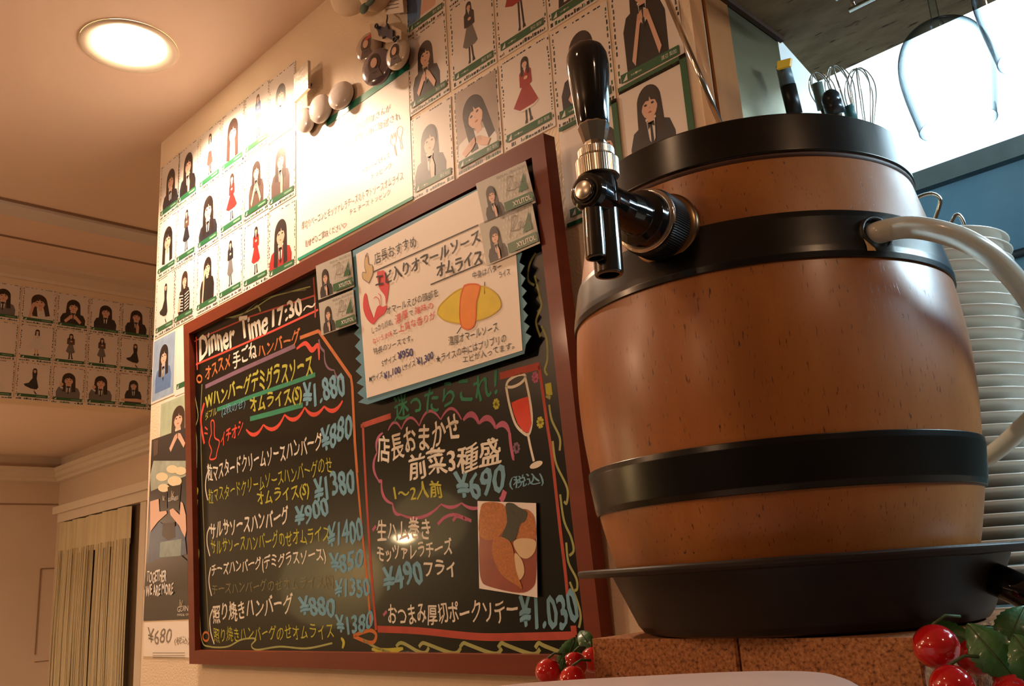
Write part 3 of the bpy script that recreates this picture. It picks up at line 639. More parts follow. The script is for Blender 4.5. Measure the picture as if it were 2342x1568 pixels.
left = [
 # (col, row, items, label, w adj)
 (0, 0, bust(NAVY, cu=.56, cv=.62, r=.19), 'card of a long-haired girl in a dark dress, top of the column nearest the wall corner'),
 (1, 0, bust(BLACKP, cu=.5, cv=.66, r=.19, hands='one'), 'card of a black-haired girl, hand at chin, second column, top row'),
 (2, 0, full(WHITEC, BROWNC, HAIRB, cu=.5), 'washed-out card of a standing girl, third column, top row'),
 (3, 0, bust(WHITEC, HAIRB, cu=.5, cv=.62, r=.20, long=2.8, tie=False), 'card of a brown-haired girl in white, fourth column, top row'),
 (4, 0, full(BLUEC, GREYC, HAIRB, cu=.55, sw=.16, flare=.6), 'card of a small figure in a blue-grey dress, fifth column, top row'),
 (5, 0, bust(BROWNC, cu=.45, cv=.64, r=.16, hands=None), 'tallest-set photo card beside the silver square pin, girl in brown jacket'),
 (0, 1, bust(WHITEC, cu=.52, cv=.60, r=.21, tie=False), 'close-up card of a girl in pale top, middle row against the wall corner'),
 (1, 1, full(BROWNC, NAVY, cu=.5, sw=.17), 'card of a standing figure in a patterned dark coat, second column, middle row'),
 (2, 1, bust(NAVY, cu=.5, cv=.64, r=.20, long=2.6), 'card of a girl with straight fringe and dark tie, third column, middle row'),
 (3, 1, full(REDC, REDC, HAIRB, cu=.5, sw=.24, r=.075, top=.92, trim=WHITEC), 'card of a girl in a wide red dress, fourth column, middle row'),
 (4, 1, bust(BROWNC, HAIRB, cu=.5, cv=.70, r=.14, hands='chest'), 'card of a girl in brown jacket with clasped hands, fifth column, middle row'),
 (5, 1, bust(BROWNC, HAIRB, cu=.45, cv=.68, r=.16, hands='one'), 'card of a girl raising a fist, directly left of the big white sheet, middle row'),
 (0, 2, swirl(BLACKP, -1), 'card of a figure in a swinging black dress, lowest row against the wall corner'),
 (1, 2, zebra(), 'card of a girl in a zebra-striped jacket above the blue portrait poster'),
 (2, 2, bust(BLACKP, cu=.5, cv=.70, r=.15, tie=False, hands='cheek'), 'card of a girl resting her cheek on her hand, above the board frame'),
 (3, 2, full(NAVY, GREYC, cu=.5, sw=.13), 'card of a slim standing figure in a long grey skirt, lowest row above the board'),
 (4, 2, full(REDC, REDC, HAIR, cu=.5, sw=.17, trim=WHITEC), 'card of a small figure in a red dress and black boots, lowest row above the board'),
 (5, 2, bust(REDC, cu=.45, cv=.63, r=.19, long=3.0), 'card of a long black-haired girl with a big red bow, beside the white sheet'),
]
for c, r_, it, lab in left:
    wcard(cx6[c]+random.uniform(-.002, .001), zb[r_]+random.uniform(-.002, .002)+(.0 if c < 5 else -.008), it, lab, GL, tilt=random.uniform(-.012, .012))
rx = [-.918, -.823, -.731, -.640, -.545]
right = [
 (0, .785, [(SKIN, [(.35, .2), (.75, .2), (.9, .55), (.6, .7)])]+[(BLUEC, [(.03, .17), (.36, .17), (.55, .97), (.03, .97)])]+[(SKIN, ell(.62, .42, .16, .10))], 'photo card cut off by the picture top, blue skirt and a hand'),
 (0, .659, bust(NAVY, cu=.45, cv=.66, r=.16, hands='chest'), 'card of a girl in dark blazer, hands crossed on her chest, below the blue skirt card'),
 (0, .527, bust(NAVY, cu=.45, cv=.62, r=.18, hands='one'), 'card of a girl in navy suit, hand on tie, directly right of the white sheet'),
 (1, .785, [(WHITEC, [(.2, .2), (.8, .2), (.8, .4), (.2, .4)])], 'card of which only the bottom strip shows, above the grey coat card'),
 (1, .659, full(NAVY, GREYC, cu=.45, sw=.17, top=.92, tall=.38), 'card of a standing girl in a flared grey coat and black tights'),
 (1, .527, bust(WHITEC, cu=.45, cv=.62, r=.21, tilt=.28, tie=False, hands='chest', bg=mat('print_room', (.40, .33, .29), .4, coat=.3, var=.3, vscale=(20, 20, 20))), 'card of a girl tilting her head over heart-shaped hands'),
 (2, .659, full(REDC, REDC, cu=.5, sw=.30, top=1.25, r=.02, trim=None, tall=.8), 'photo card showing mostly a wide dark red skirt'),
 (2, .527, full(REDC, REDC, cu=.5, sw=.22, top=.90, r=.065, trim=WHITEC, flare=.4), 'card of a girl in a white-trimmed red dress and black boots'),
 (3, .655, [(BLACKP, [(.2, .17), (.9, .17), (.8, .9), (.3, .9)]), (WHITEC, [(.3, .2), (.4, .2), (.35, .6)])], 'photo card with a dark outfit at the picture top, left of the signed jacket card'),
 (3, .519, bust(NAVY, cu=.5, cv=.66, r=.18, tie=False, hands='chest'), 'photo card behind the tap handle, girl seen above the black knob'),
 (4, .522, bust(BLACKP, cu=.48, cv=.86, r=.15, hands='chest'), 'card of a black jacket with white signatures, beside the slanting rod'),
]
for c, z, it, lab in right:
    wcard(rx[c], z, it, lab, GR, text=True, tilt=random.uniform(-.012, .008), w=.0885 if c < 3 else .0905, h=.1255 if c < 3 else (.130 if c < 4 else .134))
wcard(-.637, .392, bust(NAVY, cu=.75, cv=.62, r=.16), 'green-edged photo card half hidden behind the tap body', GR, text=True, w=.088, h=.128, dashes=False)
wcard(-.545, .392, bust(NAVY, cu=.42, cv=.74, r=.15), 'card of a long-haired girl in black suit and tie, just left of the barrel rim', GR, w=.092, h=.138, dashes=False, band=None)
for x_, z_, h__ in ((-.545, .392, .138), (-.637, .392, .128)):
    eb = MB()
    for a_, b_, c2_, d_ in ((.084, 0, .092, h__), (0, h__-.005, .092, h__), (0, 0, .088, .005)):
        eb.box((x_+a_*(.96 if x_ < -.6 else 1), D-.0022, Z(z_+b_)), (x_+c2_*(.96 if x_ < -.6 else 1), D-.0016, Z(z_+d_)), GREEN)
    eb.build('green_border', [o for o in COL.objects if o.name.startswith('photo_card') and abs(o.location.x-x_) < .003 and abs(o.location.z-Z(z_)) < .003][0])
# three smaller posters down the left edge of the wall
wcard(-1.779, .392, bust(BLUEC, cu=.5, cv=.68, r=.16, bg=SKYB, hands=None), 'blue-toned portrait poster by the wall corner below the zebra card', 'portrait posters left of the board', w=.106, h=.133, dashes=False, band=None, sleeve=False)
wcard(-1.669, .388, [], 'blank white photo card partly behind the board frame', 'portrait posters left of the board', w=.09, h=.135, dashes=False, sleeve=False)
wcard(-1.735, .258, bust(WHITEC, HAIRB, cu=.62, cv=.66, r=.17, long=2.8, bg=GRNB, tie=False, hands='chest'), 'pale green portrait poster of a girl in white, pinned over the dark beer poster', 'portrait posters left of the board', w=.135, h=.128, dashes=False, band=None, sleeve=False)

# cards on the soffit, three rows
SU = Vector((0, 1, 0)); SN = Vector((1, 0, 0)); gS = 'photo cards in three rows on the far soffit'
def scard(px0, px1, pyb, pyt, it, lab):
    a = onX(px0, pyb, -2.75); b = onX(px1, pyb, -2.75); t = onX(px0, pyt, -2.75)
    return card((-2.7498, a.y+.002, t.z-.124), SU, WV, SN, .088, .122, it, lab, gS)
colx = [-42, 42, 120, 195, 262, 326]
rows = [(604, 0, 'top'), (695, 1, 'middle'), (790, 2, 'bottom')]
sy0 = [.672, .768, .864, .959, 1.053, 1.146]; sz = [.812, .699, .586]
S = [[(bust(GREYC, hands='fist'), 'card of a grey-vested girl cut by the picture edge, top row of the soffit'), (bust(WHITEC, HAIRB, cv=.62, r=.20, tilt=.15, tie=False, hands='cheek'), 'card of a girl leaning her head on her hand, top row of the soffit'), (bust(BLACKP, r=.18, hands='chest'), 'card of a black-jacketed girl making a heart, top row of the soffit'), (bust(NAVY, r=.17), 'card of a girl in navy blazer, top soffit row, third from wall'), (bust(BLACKP, r=.17, hands='one'), 'card of a girl touching her chin, top row of the soffit, second from wall'), (bust(NAVY, cu=.7), 'photo card half hidden by the wall corner, top row of the soffit')],
     [(full(GREYC, cu=.3), 'card of a grey dress cut by the picture edge, middle row of the soffit'), (full(WHITEC, WHITEC, sw=.30, legs=SKIN), 'card of a girl in a wide white gown, middle row of the soffit'), (full(BROWNC, GREYC), 'card of a grey coat figure, middle soffit row, under the heart-making girl'), (full(BROWNC, GREYC, cu=.45), 'card of a grey coat figure, middle soffit row, under the blazer girl'), (swirl(BLACKP), 'card of a swinging black dress, middle row of the soffit, second from wall'), (swirl(BLACKP, -1), 'photo card with a black hem, middle row, half hidden by the wall corner')],
     [(bust(WHITEC, cu=.3, r=.20, tie=False), 'close-up photo card cut by the picture edge, bottom row of the soffit'), (swirl(NAVY), 'card of a swinging black dress, bottom row of the soffit, second from left'), (bust(GREYC, r=.17, hands='fist'), 'card of a girl with raised fist, bottom row, left one of the fist pair'), (bust(GREYC, cu=.46, r=.17, hands='fist'), 'card of a girl with raised fist, bottom row, right one of the fist pair'), (arms_crossed(), 'card of a girl with folded arms, bottom row of the soffit, second from wall'), (full(GREYC), 'photo card in the bottom row, half hidden by the wall corner')]]
for r_ in range(3):
    for c in range(6):
        it, lab = S[r_][c]
        card((-2.7498, sy0[c]+random.uniform(-.001, .002), Z(sz[r_]+random.uniform(-.001, .001))), SU, WV, SN, .0925, .1105, it, lab, gS, tilt=random.uniform(-.008, .008))

# ------------------------------------------------------------------ white sheet with handwriting on the wall
SB = MB(); q = [onY(683, 600, D), onY(945, 448, D), onY(937, 155, D), onY(683, 322, D)]
xL, xR = -1.222, -.918; zT, zB = Z(.742), Z(.532)
yy = D-.0012
TAPE = mat('teal_tape', (.02, .30, .20), .3, coat=.4, var=.3, vscale=(80, 80, 80))
sheet(SB, [(xL, yy, zB), (xR, yy, zB), (xR, yy, zT), (xL, yy, zT)], WN, .0006, PAPER)
ws = SB.solo('handwritten_sheet', (xL, D, zB)); tag(ws, 'large white handwritten paper sheet on the wall above the board, washed out by the lamp', 'paper')
tp = MB(); sheet(tp, [(xL+.09, yy-.0006, zT-.006), (xR+.003, yy-.0006, zT-.006), (xR+.003, yy-.0006, zT+.006), (xL+.09, yy-.0006, zT+.006)], WN, .0003, TAPE)
tp.build('tape', ws)['label'] = 'teal tape strip along the top edge'; tp = MB(); sheet(tp, [(xL, yy-.0006, zB-.002), (xR, yy-.0006, zB-.002), (xR, yy-.0006, zB+.003), (xL, yy-.0006, zB+.003)], WN, .0003, TAPE); tag(tp.build('tape', ws), 'teal tape strip along the bottom edge')
def wtext(root, s, x0, y0, x1, y1, yt, m=INKG, off=-.008, y=yy-.0003, name='ink_writing'):
    W0 = onY(x0, y0, y); W1 = onY(x1, y1, y); T = onY(x0, yt, y); mb = MB(); put_text(mb, s, W0, W1, Vector((0, 0, T.z-W0.z)), m, off, .05); mb.build(name, root)
wtext(ws, '46の', 787, 287, 813, 273, 269); wtext(ws, 'さん×渡辺梨加さんが', 787, 316, 893, 253, 300); wtext(ws, 'の様子が 5/8に放送され', 783, 339, 916, 272, 322)
wtext(ws, 'まぜた', 752, 360, 778, 345, 345); wtext(ws, 'トマトソースライス', 830, 398, 890, 362, 385); wtext(ws, 'トッピング', 850, 410, 896, 383, 396)
wtext(ws, '厚切りベーコンとモッツァレラチーズのトマトソースオムライス', 690, 527, 922, 411, 508); wtext(ws, 'チェ チーズ トッピング', 799, 492, 893, 445, 478)
wtext(ws, '皆様ぜひご賞味ください', 698, 566, 782, 524, 550); wtext(ws, '♡', 783, 524, 792, 519, 513, INKR, .0)
def wline(root, pts, wd, m=INKG, y=yy-.0003, name='ink_line'):
    mb = MB(); ribbon(mb, catmull([onY(*p, y) for p in pts], 5), wd, m, WN); mb.build(name, root)
C2 = lambda x, y: (340+x/3.903, 120+y/3.903)
wline(ws, [C2(*p) for p in [(2250, 860), (2265, 850), (2250, 760), (2262, 720), (2262, 670), (2240, 660), (2215, 690), (2220, 740), (2240, 770), (2250, 860)]], .0009)
wline(ws, [C2(*p) for p in [(2215, 920), (2200, 900), (2190, 840), (2160, 810), (2158, 770), (2165, 730), (2175, 770), (2185, 720), (2195, 760), (2200, 710), (2208, 780), (2195, 820), (2200, 850), (2215, 920)]], .0009)

# ------------------------------------------------------------------ beer poster and price slip at the left edge
yg = D-.0010; C3 = lambda x, y: (x/2.578, 960+y/2.578)
gp = MB(); sheet(gp, [(-1.775, yg, Z(-.028)), (-1.545, yg, Z(-.028)), (-1.545, yg, Z(.318)), (-1.768, yg, Z(.318))], WN, .0006, mat('poster_dark', (.012, .014, .022), .3, coat=.4, var=.4, vscale=(10, 10, 10)))
gp_ = gp.solo('beer_poster', (-1.775, D, Z(-.028))); tag(gp_, 'dark beer poster with raised hands and white slogan, left of the board', 'poster')
pp = MB(); lay = [0]
def gpoly(pts, m):
    lay[0] += 1; poly(pp, [onY(*C3(*p), yg-.00008*lay[0]-.0001) for p in pts], m)
gpoly([(905, 240), (1095, 240), (1095, 330), (890, 420), (885, 330)], mat('print_bar_light', (.36, .42, .36), .4, coat=.3, var=.5, vscale=(30, 30, 30)))
gpoly([(905, 120), (935, 115), (930, 200), (905, 215)], BROWNC)
FOAM = mat('print_beer_foam', (.78, .68, .45), .4, coat=.3); STOUT = mat('print_stout', (.008, .006, .006), .3, coat=.3)
for x, y, r in ((955, 335, 36), (1015, 290, 34), (1065, 300, 34), (965, 400, 34), (1030, 360, 42)): gpoly([(x+r*math.cos(a), y+r*.72*math.sin(a)) for a in [i*math.pi/7 for i in range(14)]], FOAM)
gpoly([(940, 430), (985, 425), (985, 520), (945, 520)], STOUT); gpoly([(988, 395), (1068, 380), (1055, 530), (998, 535)], STOUT)
gpoly([(885, 480), (935, 465), (940, 540), (980, 535), (985, 550), (930, 600), (885, 660)], SKIN); gpoly([(1000, 530), (1020, 520), (1060, 560), (1065, 480), (1078, 490), (1095, 560), (1098, 650), (1090, 700), (1055, 620), (1005, 560)], SKIN)
gpoly([(885, 665), (940, 600), (1000, 640), (1050, 620), (1090, 690), (1100, 790), (960, 830), (870, 850)], mat('print_denim', (.05, .09, .16), .4, coat=.3, var=.5, vscale=(40, 40, 40)))
gpoly([(960, 610), (1030, 600), (1035, 690), (990, 710), (955, 680)], HAIR); gpoly([(945, 720), (1070, 700), (1065, 800), (940, 810)], mat('print_pale_shirt', (.20, .28, .28), .4, coat=.3, var=.4, vscale=(60, 60, 60)))
gpoly([(860, 850), (940, 815), (1070, 800), (1105, 830), (1108, 1000), (850, 1000)], STOUT)
pp.build('printed_picture', gp_)
wtext(gp_, 'TOGETHER', *C3(865, 960), *C3(980, 948), C3(0, 895)[1], WHITEC, .035, yg-.0018, 'printed_text'); wtext(gp_, 'WE ARE MORE', *C3(858, 1037), *C3(1020, 1025), C3(0, 975)[1], WHITEC, .035, yg-.0018, 'printed_text')
wtext(gp_, 'GUINNESS', *C3(1045, 1130), *C3(1172, 1125), C3(0, 1098)[1], WHITEC, .0, yg-.0018, 'printed_text'); wtext(gp_, 'MADE OF MORE', *C3(1045, 1155), *C3(1165, 1152), C3(0, 1142)[1], WHITEC, .0, yg-.0018, 'printed_text')
wtext(gp_, 'GUINNESS', *C3(990, 480), *C3(1050, 470), C3(0, 458)[1], WHITEC, 0, yg-.0022, 'printed_text')
hp = MB()
for (x, y, s) in ((1068, 1080, 22), (1018, 435, 18), (965, 460, 14)):
    for q0, q1 in (((-.4, 1), (.0, -.7)), ((.4, .8), (-.1, -.9)), ((-.5, -.8), (.4, -.8)), ((-.45, -.6), (-.25, .9))):
        ribbon(hp, [onY(*C3(x+s*a, y-s*b), yg-.0022) for a, b in (q0, q1)], .0010, FOAM, WN)
hp.build('harp_emblem', gp_)
ps = MB(); sheet(ps, [(-1.770, yg, Z(-.092)), (-1.56, yg, Z(-.092)), (-1.56, yg, Z(-.031)), (-1.770, yg, Z(-.031))], WN, .0005, PAPER)
ps_ = ps.solo('price_slip', (-1.77, D, Z(-.092))); tag(ps_, 'white paper slip with a handwritten price under the dark beer poster', 'paper')
wtext(ps_, '¥680', *C3(870, 1310), *C3(1010, 1320), C3(0, 1222)[1], INKG, .0, yg-.0003); wtext(ps_, '(税込)', *C3(1028, 1330), *C3(1115, 1325), C3(0, 1280)[1], INKG, .0, yg-.0003)
for y_ in (1372, 1388, 1400): wline(ps_, [C3(900, y_), C3(1000, y_), C3(1090, y_)], .0010, INKG, yg-.0003)

# ------------------------------------------------------------------ notice on the board, food photo, ticket cards
C6 = lambda x, y: (780+x/2.614, 340+y/2.614)
nN = .002
nq = [bpx(839, 910, nN), bpx(1195, 801, nN), bpx(1168, 395, nN), bpx(814, 581, nN)]
a0 = nq[0]; nw = (nq[1]-nq[0]).dot(BU)
NZ = MB()
# zig-zag backing
L_ = [C6(*p) for p in [(160, 1528), (105, 1515), (140, 1490), (100, 1460), (140, 1420), (95, 1400), (130, 1365), (90, 1330), (125, 1290), (88, 1255), (122, 1220), (85, 1180), (118, 1140), (80, 1105), (112, 1070), (78, 1040), (100, 1000), (70, 900), (75, 700), (72, 610)]]
Rr = [C6(*p) for p in [(1020, 140), (1025, 560), (1085, 625), (1068, 680), (1100, 700), (1075, 745), (1105, 775), (1080, 820), (1112, 850), (1085, 885), (1115, 925), (1090, 960), (1120, 995), (1095, 1035), (1130, 1060), (1105, 1100), (1140, 1120), (1108, 1170), (1098, 1225)]]
NZ.prism([bpx(*p, .0005) for p in L_+Rr], BN*.0008, SKYPAP)
notice = thing('paper_notice', 'white handwritten omelette notice on a zigzag-edged blue backing, fixed to the board', 'notice', a0)
NZ.build('blue_backing', notice)
sh = MB(); sheet(sh, nq, BN, .0005, PAPER); sh.build('white_sheet', notice)
NL = nN+.0003
NT = [('店長おすすめ', 200, 692, 450, 585, 622, INK, .0), ('エビ入りオマールソース', 210, 832, 832, 563, 755, INK, .022), ('オムライス', 575, 772, 846, 682, 690, INK, .022), ('中身はバター', 788, 782, 960, 722, 738, INK, .005), ('ライス', 945, 773, 1012, 752, 735, INK, .005),
 ('オマールえびの頭部を', 275, 992, 580, 884, 944, INK, .0), ('しっかり炒め、', 185, 1107, 310, 1052, 1065, INK, -.005), ('濃厚', 325, 1052, 400, 1016, 992, INKR, .01), ('で', 408, 1003, 432, 993, 972, INK, 0), ('雑味の', 440, 990, 552, 955, 946, INKR, .01),
 ('ないうま味', 190, 1168, 305, 1122, 1132, INKR, .0), ('と', 313, 1112, 336, 1102, 1082, INK, 0), ('上質な香りが', 345, 1100, 565, 1020, 1050, INKR, .005), ('特長のソースです。', 195, 1232, 430, 1150, 1192, INK, .0),
 ('Sサイズ', 245, 1302, 330, 1265, 1262, INK, .005), ('¥950', 340, 1265, 432, 1235, 1215, INKB, .015), ('Mサイズ', 170, 1397, 250, 1367, 1358, INK, .005), ('¥1,100', 258, 1385, 355, 1345, 1335, INKB, .015), ('Lサイズ', 368, 1328, 445, 1298, 1288, INK, .005), ('¥1,300', 455, 1305, 552, 1265, 1250, INKB, .015),
 ('★ライスの中にはプリプリの', 570, 1282, 988, 1155, 1232, INK, .008), ('エビが入ってます。', 730, 1283, 1035, 1195, 1240, INK, .005), ('濃厚オマールソース', 645, 1182, 940, 1092, 1125, INK, .008)]
for s, a, b, c, d, e, m, off in NT:
    mb = MB(); btext(mb, s, *C6(a, b), *C6(c, d), C6(0, e)[1], m, NL+.00055, off, .04); mb.build('ink_writing', notice)
def nline(pts, wd, m=INK, k=1, smooth=True):
    P = [bpx(*C6(*p), NL+.0001*k) for p in pts]; mb = MB(); ribbon(mb, catmull(P, 6) if smooth and len(P) > 2 else P, wd, m, BN); mb.build('ink_line', notice)
nline([(190, 737), (820, 455)], .0018); nline([(535, 812), (845, 683)], .0018); nline([(858, 795), (858, 868)], .0012); nline([(735, 1037), (692, 1105)], .0012)
def npoly(pts, m, k, name='coloured_drawing', smooth=True):
    P = [bpx(*C6(*p), NL+.0001*k) for p in pts]; mb = MB(); poly(mb, catmull(P, 4, True) if smooth else P, m); mb.build(name, notice)
YEL = mat('marker_yellow', (.75, .58, .015), .5, var=.12, vscale=(60, 60, 60)); YED = mat('marker_ochre', (.60, .42, .01), .5, var=.1); ORA = mat('marker_orange', (.85, .25, .01), .5, var=.12, vscale=(60, 60, 60)); ORD = mat('marker_deep_orange', (.75, .12, .01), .5, var=.1); MRED = mat('marker_red', (.68, .05, .07), .5, var=.15, vscale=(60, 60, 60)); TAN = mat('marker_tan', (.62, .46, .24), .5, var=.1)
om = [(575, 985), (592, 935), (680, 855), (760, 825), (860, 825), (930, 870), (955, 930), (935, 968), (870, 1008), (790, 1030), (700, 1042), (615, 1022)]
npoly(om, YEL, 1); nline(om+[om[0]], .0016, YED, 2)
ob = [(735, 818), (770, 808), (825, 815), (822, 860), (808, 920), (800, 1040), (765, 1077), (722, 1062), (708, 990), (715, 880)]
npoly(ob, ORA, 3); nline(ob+[ob[0]], .0018, ORD, 4)
npoly([(215, 740), (235, 732), (258, 730), (285, 800), (282, 862), (268, 935), (262, 880), (228, 830)], MRED, 1); npoly([(135, 885), (150, 865), (165, 935), (190, 1005), (195, 1042), (175, 1040), (148, 1005), (132, 950)], MRED, 1); npoly([(190, 1048), (212, 955), (232, 935), (248, 945), (275, 935), (262, 980), (222, 1012)], MRED, 2)
for P in ([(232, 935), (225, 900), (208, 885), (195, 895)], [(240, 935), (235, 880), (222, 865)]): nline(P, .0009, MRED, 2)
hd = [(150, 740), (140, 700), (145, 645), (158, 640), (165, 690), (185, 695), (190, 740), (180, 770), (165, 800), (150, 790), (130, 775), (128, 740)]
npoly(hd, TAN, 1); nline(hd+[hd[0]], .0010, INKG, 2); nline([(145, 640), (158, 622), (148, 650)], .001, INKG, 2)

def food_photo():
    q = [bpx(1096, 1345, -.008), bpx(1229, 1366, -.007), bpx(1226, 1150, -.008), bpx(1092, 1145, -.009)]
    mb = MB(); sheet(mb, q, BN, .0006, mat('photo_paper', (.80, .74, .72), .3, coat=.4)); o = mb.solo('food_photo', q[0])
    tag(o, 'glossy photo of breaded fries in red sauce stuck to the lower right of the board', 'photo')
    U = q[1]-q[0]; V = q[3]-q[0]; n_ = U.cross(V).normalized(); n_ = n_ if n_.y < 0 else -n_; k = [0]
    pm = MB()
    def fp(pts, m, sm=True):
        k[0] += 1; P = [q[0]+U*a+V*b*(1+0*a)+(q[2]-q[1]-V)*(a*b)+n_*(.0001*k[0]) for a, b in pts]; poly(pm, catmull(P, 4, True) if sm else P, m)
    SAUCE = mat('print_sauce', (.26, .03, .015), .3, coat=.4, var=.35, vscale=(60, 60, 60)); FRY = mat('print_breadcrumbs', (.42, .13, .02), .4, coat=.3, var=.65, vscale=(420, 420, 420)); SEAW = mat('print_greens', (.018, .02, .01), .4, coat=.3, var=.8, vscale=(200, 200, 200)); CHEESE = mat('print_cheese', (.66, .50, .30), .4, coat=.3, var=.1)
    fp([(.04, .10), (.18, .04), (.7, .02), (.93, .10), (.99, .25), (.99, .62), (.9, .75), (.1, .75), (.02, .55), (.01, .3)], SAUCE)
    fp([(.02, .62), (.05, .9), (.14, .985), (.42, .985), (.52, .90), (.50, .74), (.38, .62), (.2, .56)], FRY)
    fp([(.62, .74), (.72, .90), (.85, .93), (.97, .85), (.985, .62), (.8, .55), (.68, .60)], FRY); fp([(.62, .55), (.74, .61), (.98, .60), (.97, .48), (.85, .40), (.72, .42)], CHEESE)
    fp([(.50, .97), (.62, .99), (.72, .95), (.86, .90), (.82, .80), (.74, .76), (.66, .60), (.50, .55), (.42, .60), (.52, .78)], SEAW)
    fp([(.64, .44), (.76, .38), (.80, .25), (.72, .16), (.66, .22)], CHEESE); fp([(.27, .56), (.36, .61), (.54, .58), (.62, .48), (.66, .26), (.76, .08), (.66, .10), (.40, .20), (.26, .40)], FRY)
    pm.build('printed_picture', o)
food_photo()
def ticket(q, lab, rot=0):
    """q: BL, BR, TR, TL pixel corners on the board"""
    n = .004; W = [bpx(*p, n) for p in q]; o = W[0]; U = W[1]-W[0]; V = W[3]-W[0]
    mb = MB(); sheet(mb, [o, o+U, o+U+V, o+V], BN, .0006, GREYP); r_ = mb.solo('ticket_card', o); tag(r_, lab, 'card', 'ticket cards clipped onto the board')
    pr = MB(); P = lambda a, b, k=1: o+U*a+V*b+BN*(.0001*k)
    k = 2
    bl = bust(NAVY, cu=.5, cv=.66, r=.18, hands='one')
    for m, pts in bl:
        poly(pr, [P(.02+a*.46, max(.03, (b-.14)*1.12), k) for a, b in pts], m); k += 1
    pr.build('printed_portrait', r_)
    gr = MB(); poly(gr, [P(.46, .05, k), P(.99, .05, k), P(.99, .27, k), (P(.46, .27, k))], GREEN); poly(gr, [P(.76, .36, k), P(.93, .36, k), P(.93, .76, k)], GREEN)
    for i in range(9):
        for j in range(4):
            a = .42+i*.06+(j % 2)*.03; b = .34+j*.15
            poly(gr, [P(a, b, 1), P(a+.035, b, 1), P(a+.035, b+.07, 1), P(a, b+.07, 1)], mat('print_pale_dot', (.58, .57, .53), .4, coat=.3))
    put_text(gr, 'XYLITOL', P(.62, .10, k+1), P(.96, .10, k+1), V*.11, WHITEC, .02, 0); put_text(gr, '欅坂46 渡辺梨加', P(.42, .86, k), P(.98, .86, k), V*.07, INKG, 0, 0)
    gr.build('printed_text', r_)
    sg = MB(); ribbon(sg, catmull([P(.52, .38, k), P(.60, .62, k), (P(.62, .80, k)), P(.70, .78, k), P(.62, .58, k), P(.56, .52, k), P(.70, .48, k), P(.72, .58, k), P(.76, .62, k), P(.75, .48, k), P(.84, .58, k), P(.92, .52, k)], 5), .0010, INKG, BN); sg.build('signature', r_)
ticket([(1108, 511), (1225, 463), (1208, 362), (1088, 420)], 'grey ticket card with signature at the upper right board corner, upper of two')
ticket([(1113, 608), (1235, 556), (1213, 456), (1096, 512)], 'grey ticket card with signature overlapping the notice, lower of two at right')
ticket([(728, 686), (810, 655), (804, 573), (722, 608)], 'grey ticket card at the notice left edge, touching the top frame rail')
ticket([(735, 767), (815, 739), (810, 658), (729, 693)], 'grey ticket card at the notice left edge, below its twin')

# ------------------------------------------------------------------ badges and trinkets on the wall
BADGE = mat('badge_white', (.72, .66, .62), .22, coat=.8, var=.12, vscale=(40, 40, 40)); BACK = mat('badge_back', (.04, .035, .04), .3, .6, var=.1)
def badge(px, py, r, lab, prints=(), m=BADGE, tilt=(.15, .1), group='round badges on the wall', dist=.014):
    c = onY(px, py, D-dist); n_ = Vector((tilt[0], -1, tilt[1])).normalized(); t = thing('round_badge', lab, 'badge', c, group)
    mb = MB(); mb.lathe([(r*.98, 0), (r, .002), (r*.98, .004), (r*.9, .0062), (r*.6, .0082), (r*.3, .0091), (r*.02, .0094)], c-n_*.004, m, 36, n_, cap=(False, True)); mb.build('face', t)
    bk = MB(); bk.lathe([(r*.55, -.004), (r*.93, -.003), (r*.985, .0005)], c-n_*.004, BACK, 36, n_, cap=(True, False))
    bk.tube([c-n_*.008, Vector((c.x, D-.001, c.z))], .003, BACK, 8); bk.build('back', t)
    e1 = Vector((1, 0, 0)); e1 = (e1-n_*e1.dot(n_)).normalized(); e2 = n_.cross(e1); e2 = e2 if e2.z > 0 else -e2
    if prints:
        pb = MB()
        for k, (mm, pts) in enumerate(prints):
            poly(pb, [c+e1*(a*r)+e2*(b*r)+n_*(.0060-.0032*(a*a+b*b)+.0002*k) for a, b in pts], mm)
        pb.build('printed_portrait', t)
    return t
fig = [(HAIRB, ell(0, .1, .42, .55)), (SKIN, ell(0, .12, .22, .28)), (BROWNC, [(-.5, -.75), (.5, -.75), (.3, -.25), (-.3, -.25)])]
badge(778, 217, .0245, 'white round badge, the one nearest the sheet top edge', tilt=(.30, .05))
badge(731, 248, .0245, 'white round badge in plastic beside the photo cards, middle of three', tilt=(.2, -.1)); badge(697, 275, .021, 'small white badge lowest of the three, glaring under the lamp', tilt=(.1, -.2))
badge(861, 152, .030, 'dark-rimmed round badge with a face, lowest of the hanging cluster', fig, mat('badge_mauve', (.16, .12, .15), .2, coat=.8, var=.1), (.2, 0), 'badges of the hanging cluster', .02)
badge(908, 124, .0235, 'cream round badge with a brown-haired portrait, right one of the hanging cluster', fig, mat('badge_cream', (.66, .58, .48), .2, coat=.8, var=.1), (.1, 0), 'badges of the hanging cluster', .018)
badge(842, 108, .0255, 'round badge with pink lettering wrapped in clear film, left one of the cluster', fig+[(INKR, [(-.1, .45), (.5, .8), (.6, .5), (.1, .3)])], mat('badge_brown', (.42, .30, .24), .2, coat=.8, var=.1), (.2, 0), 'badges of the hanging cluster', .012)
fm = MB(); c = onY(838, 112, D-.026); vs = []
for j in range(7):
    for i in range(7):
        a, b = i/6-.5, j/6-.5; vs.append(c+Vector((a*.055+b*.012, -.004*math.cos(a*3)+random.uniform(-.002, .002), b*.080-a*.010)))
fm.raw(vs, [(j*7+i, j*7+i+1, (j+1)*7+i+1, (j+1)*7+i) for j in range(6) for i in range(6)], SLEEVE, True)
tag(fm.solo('film_wrap', c), 'crumpled clear film bag around the pink-lettered badge', 'bag')
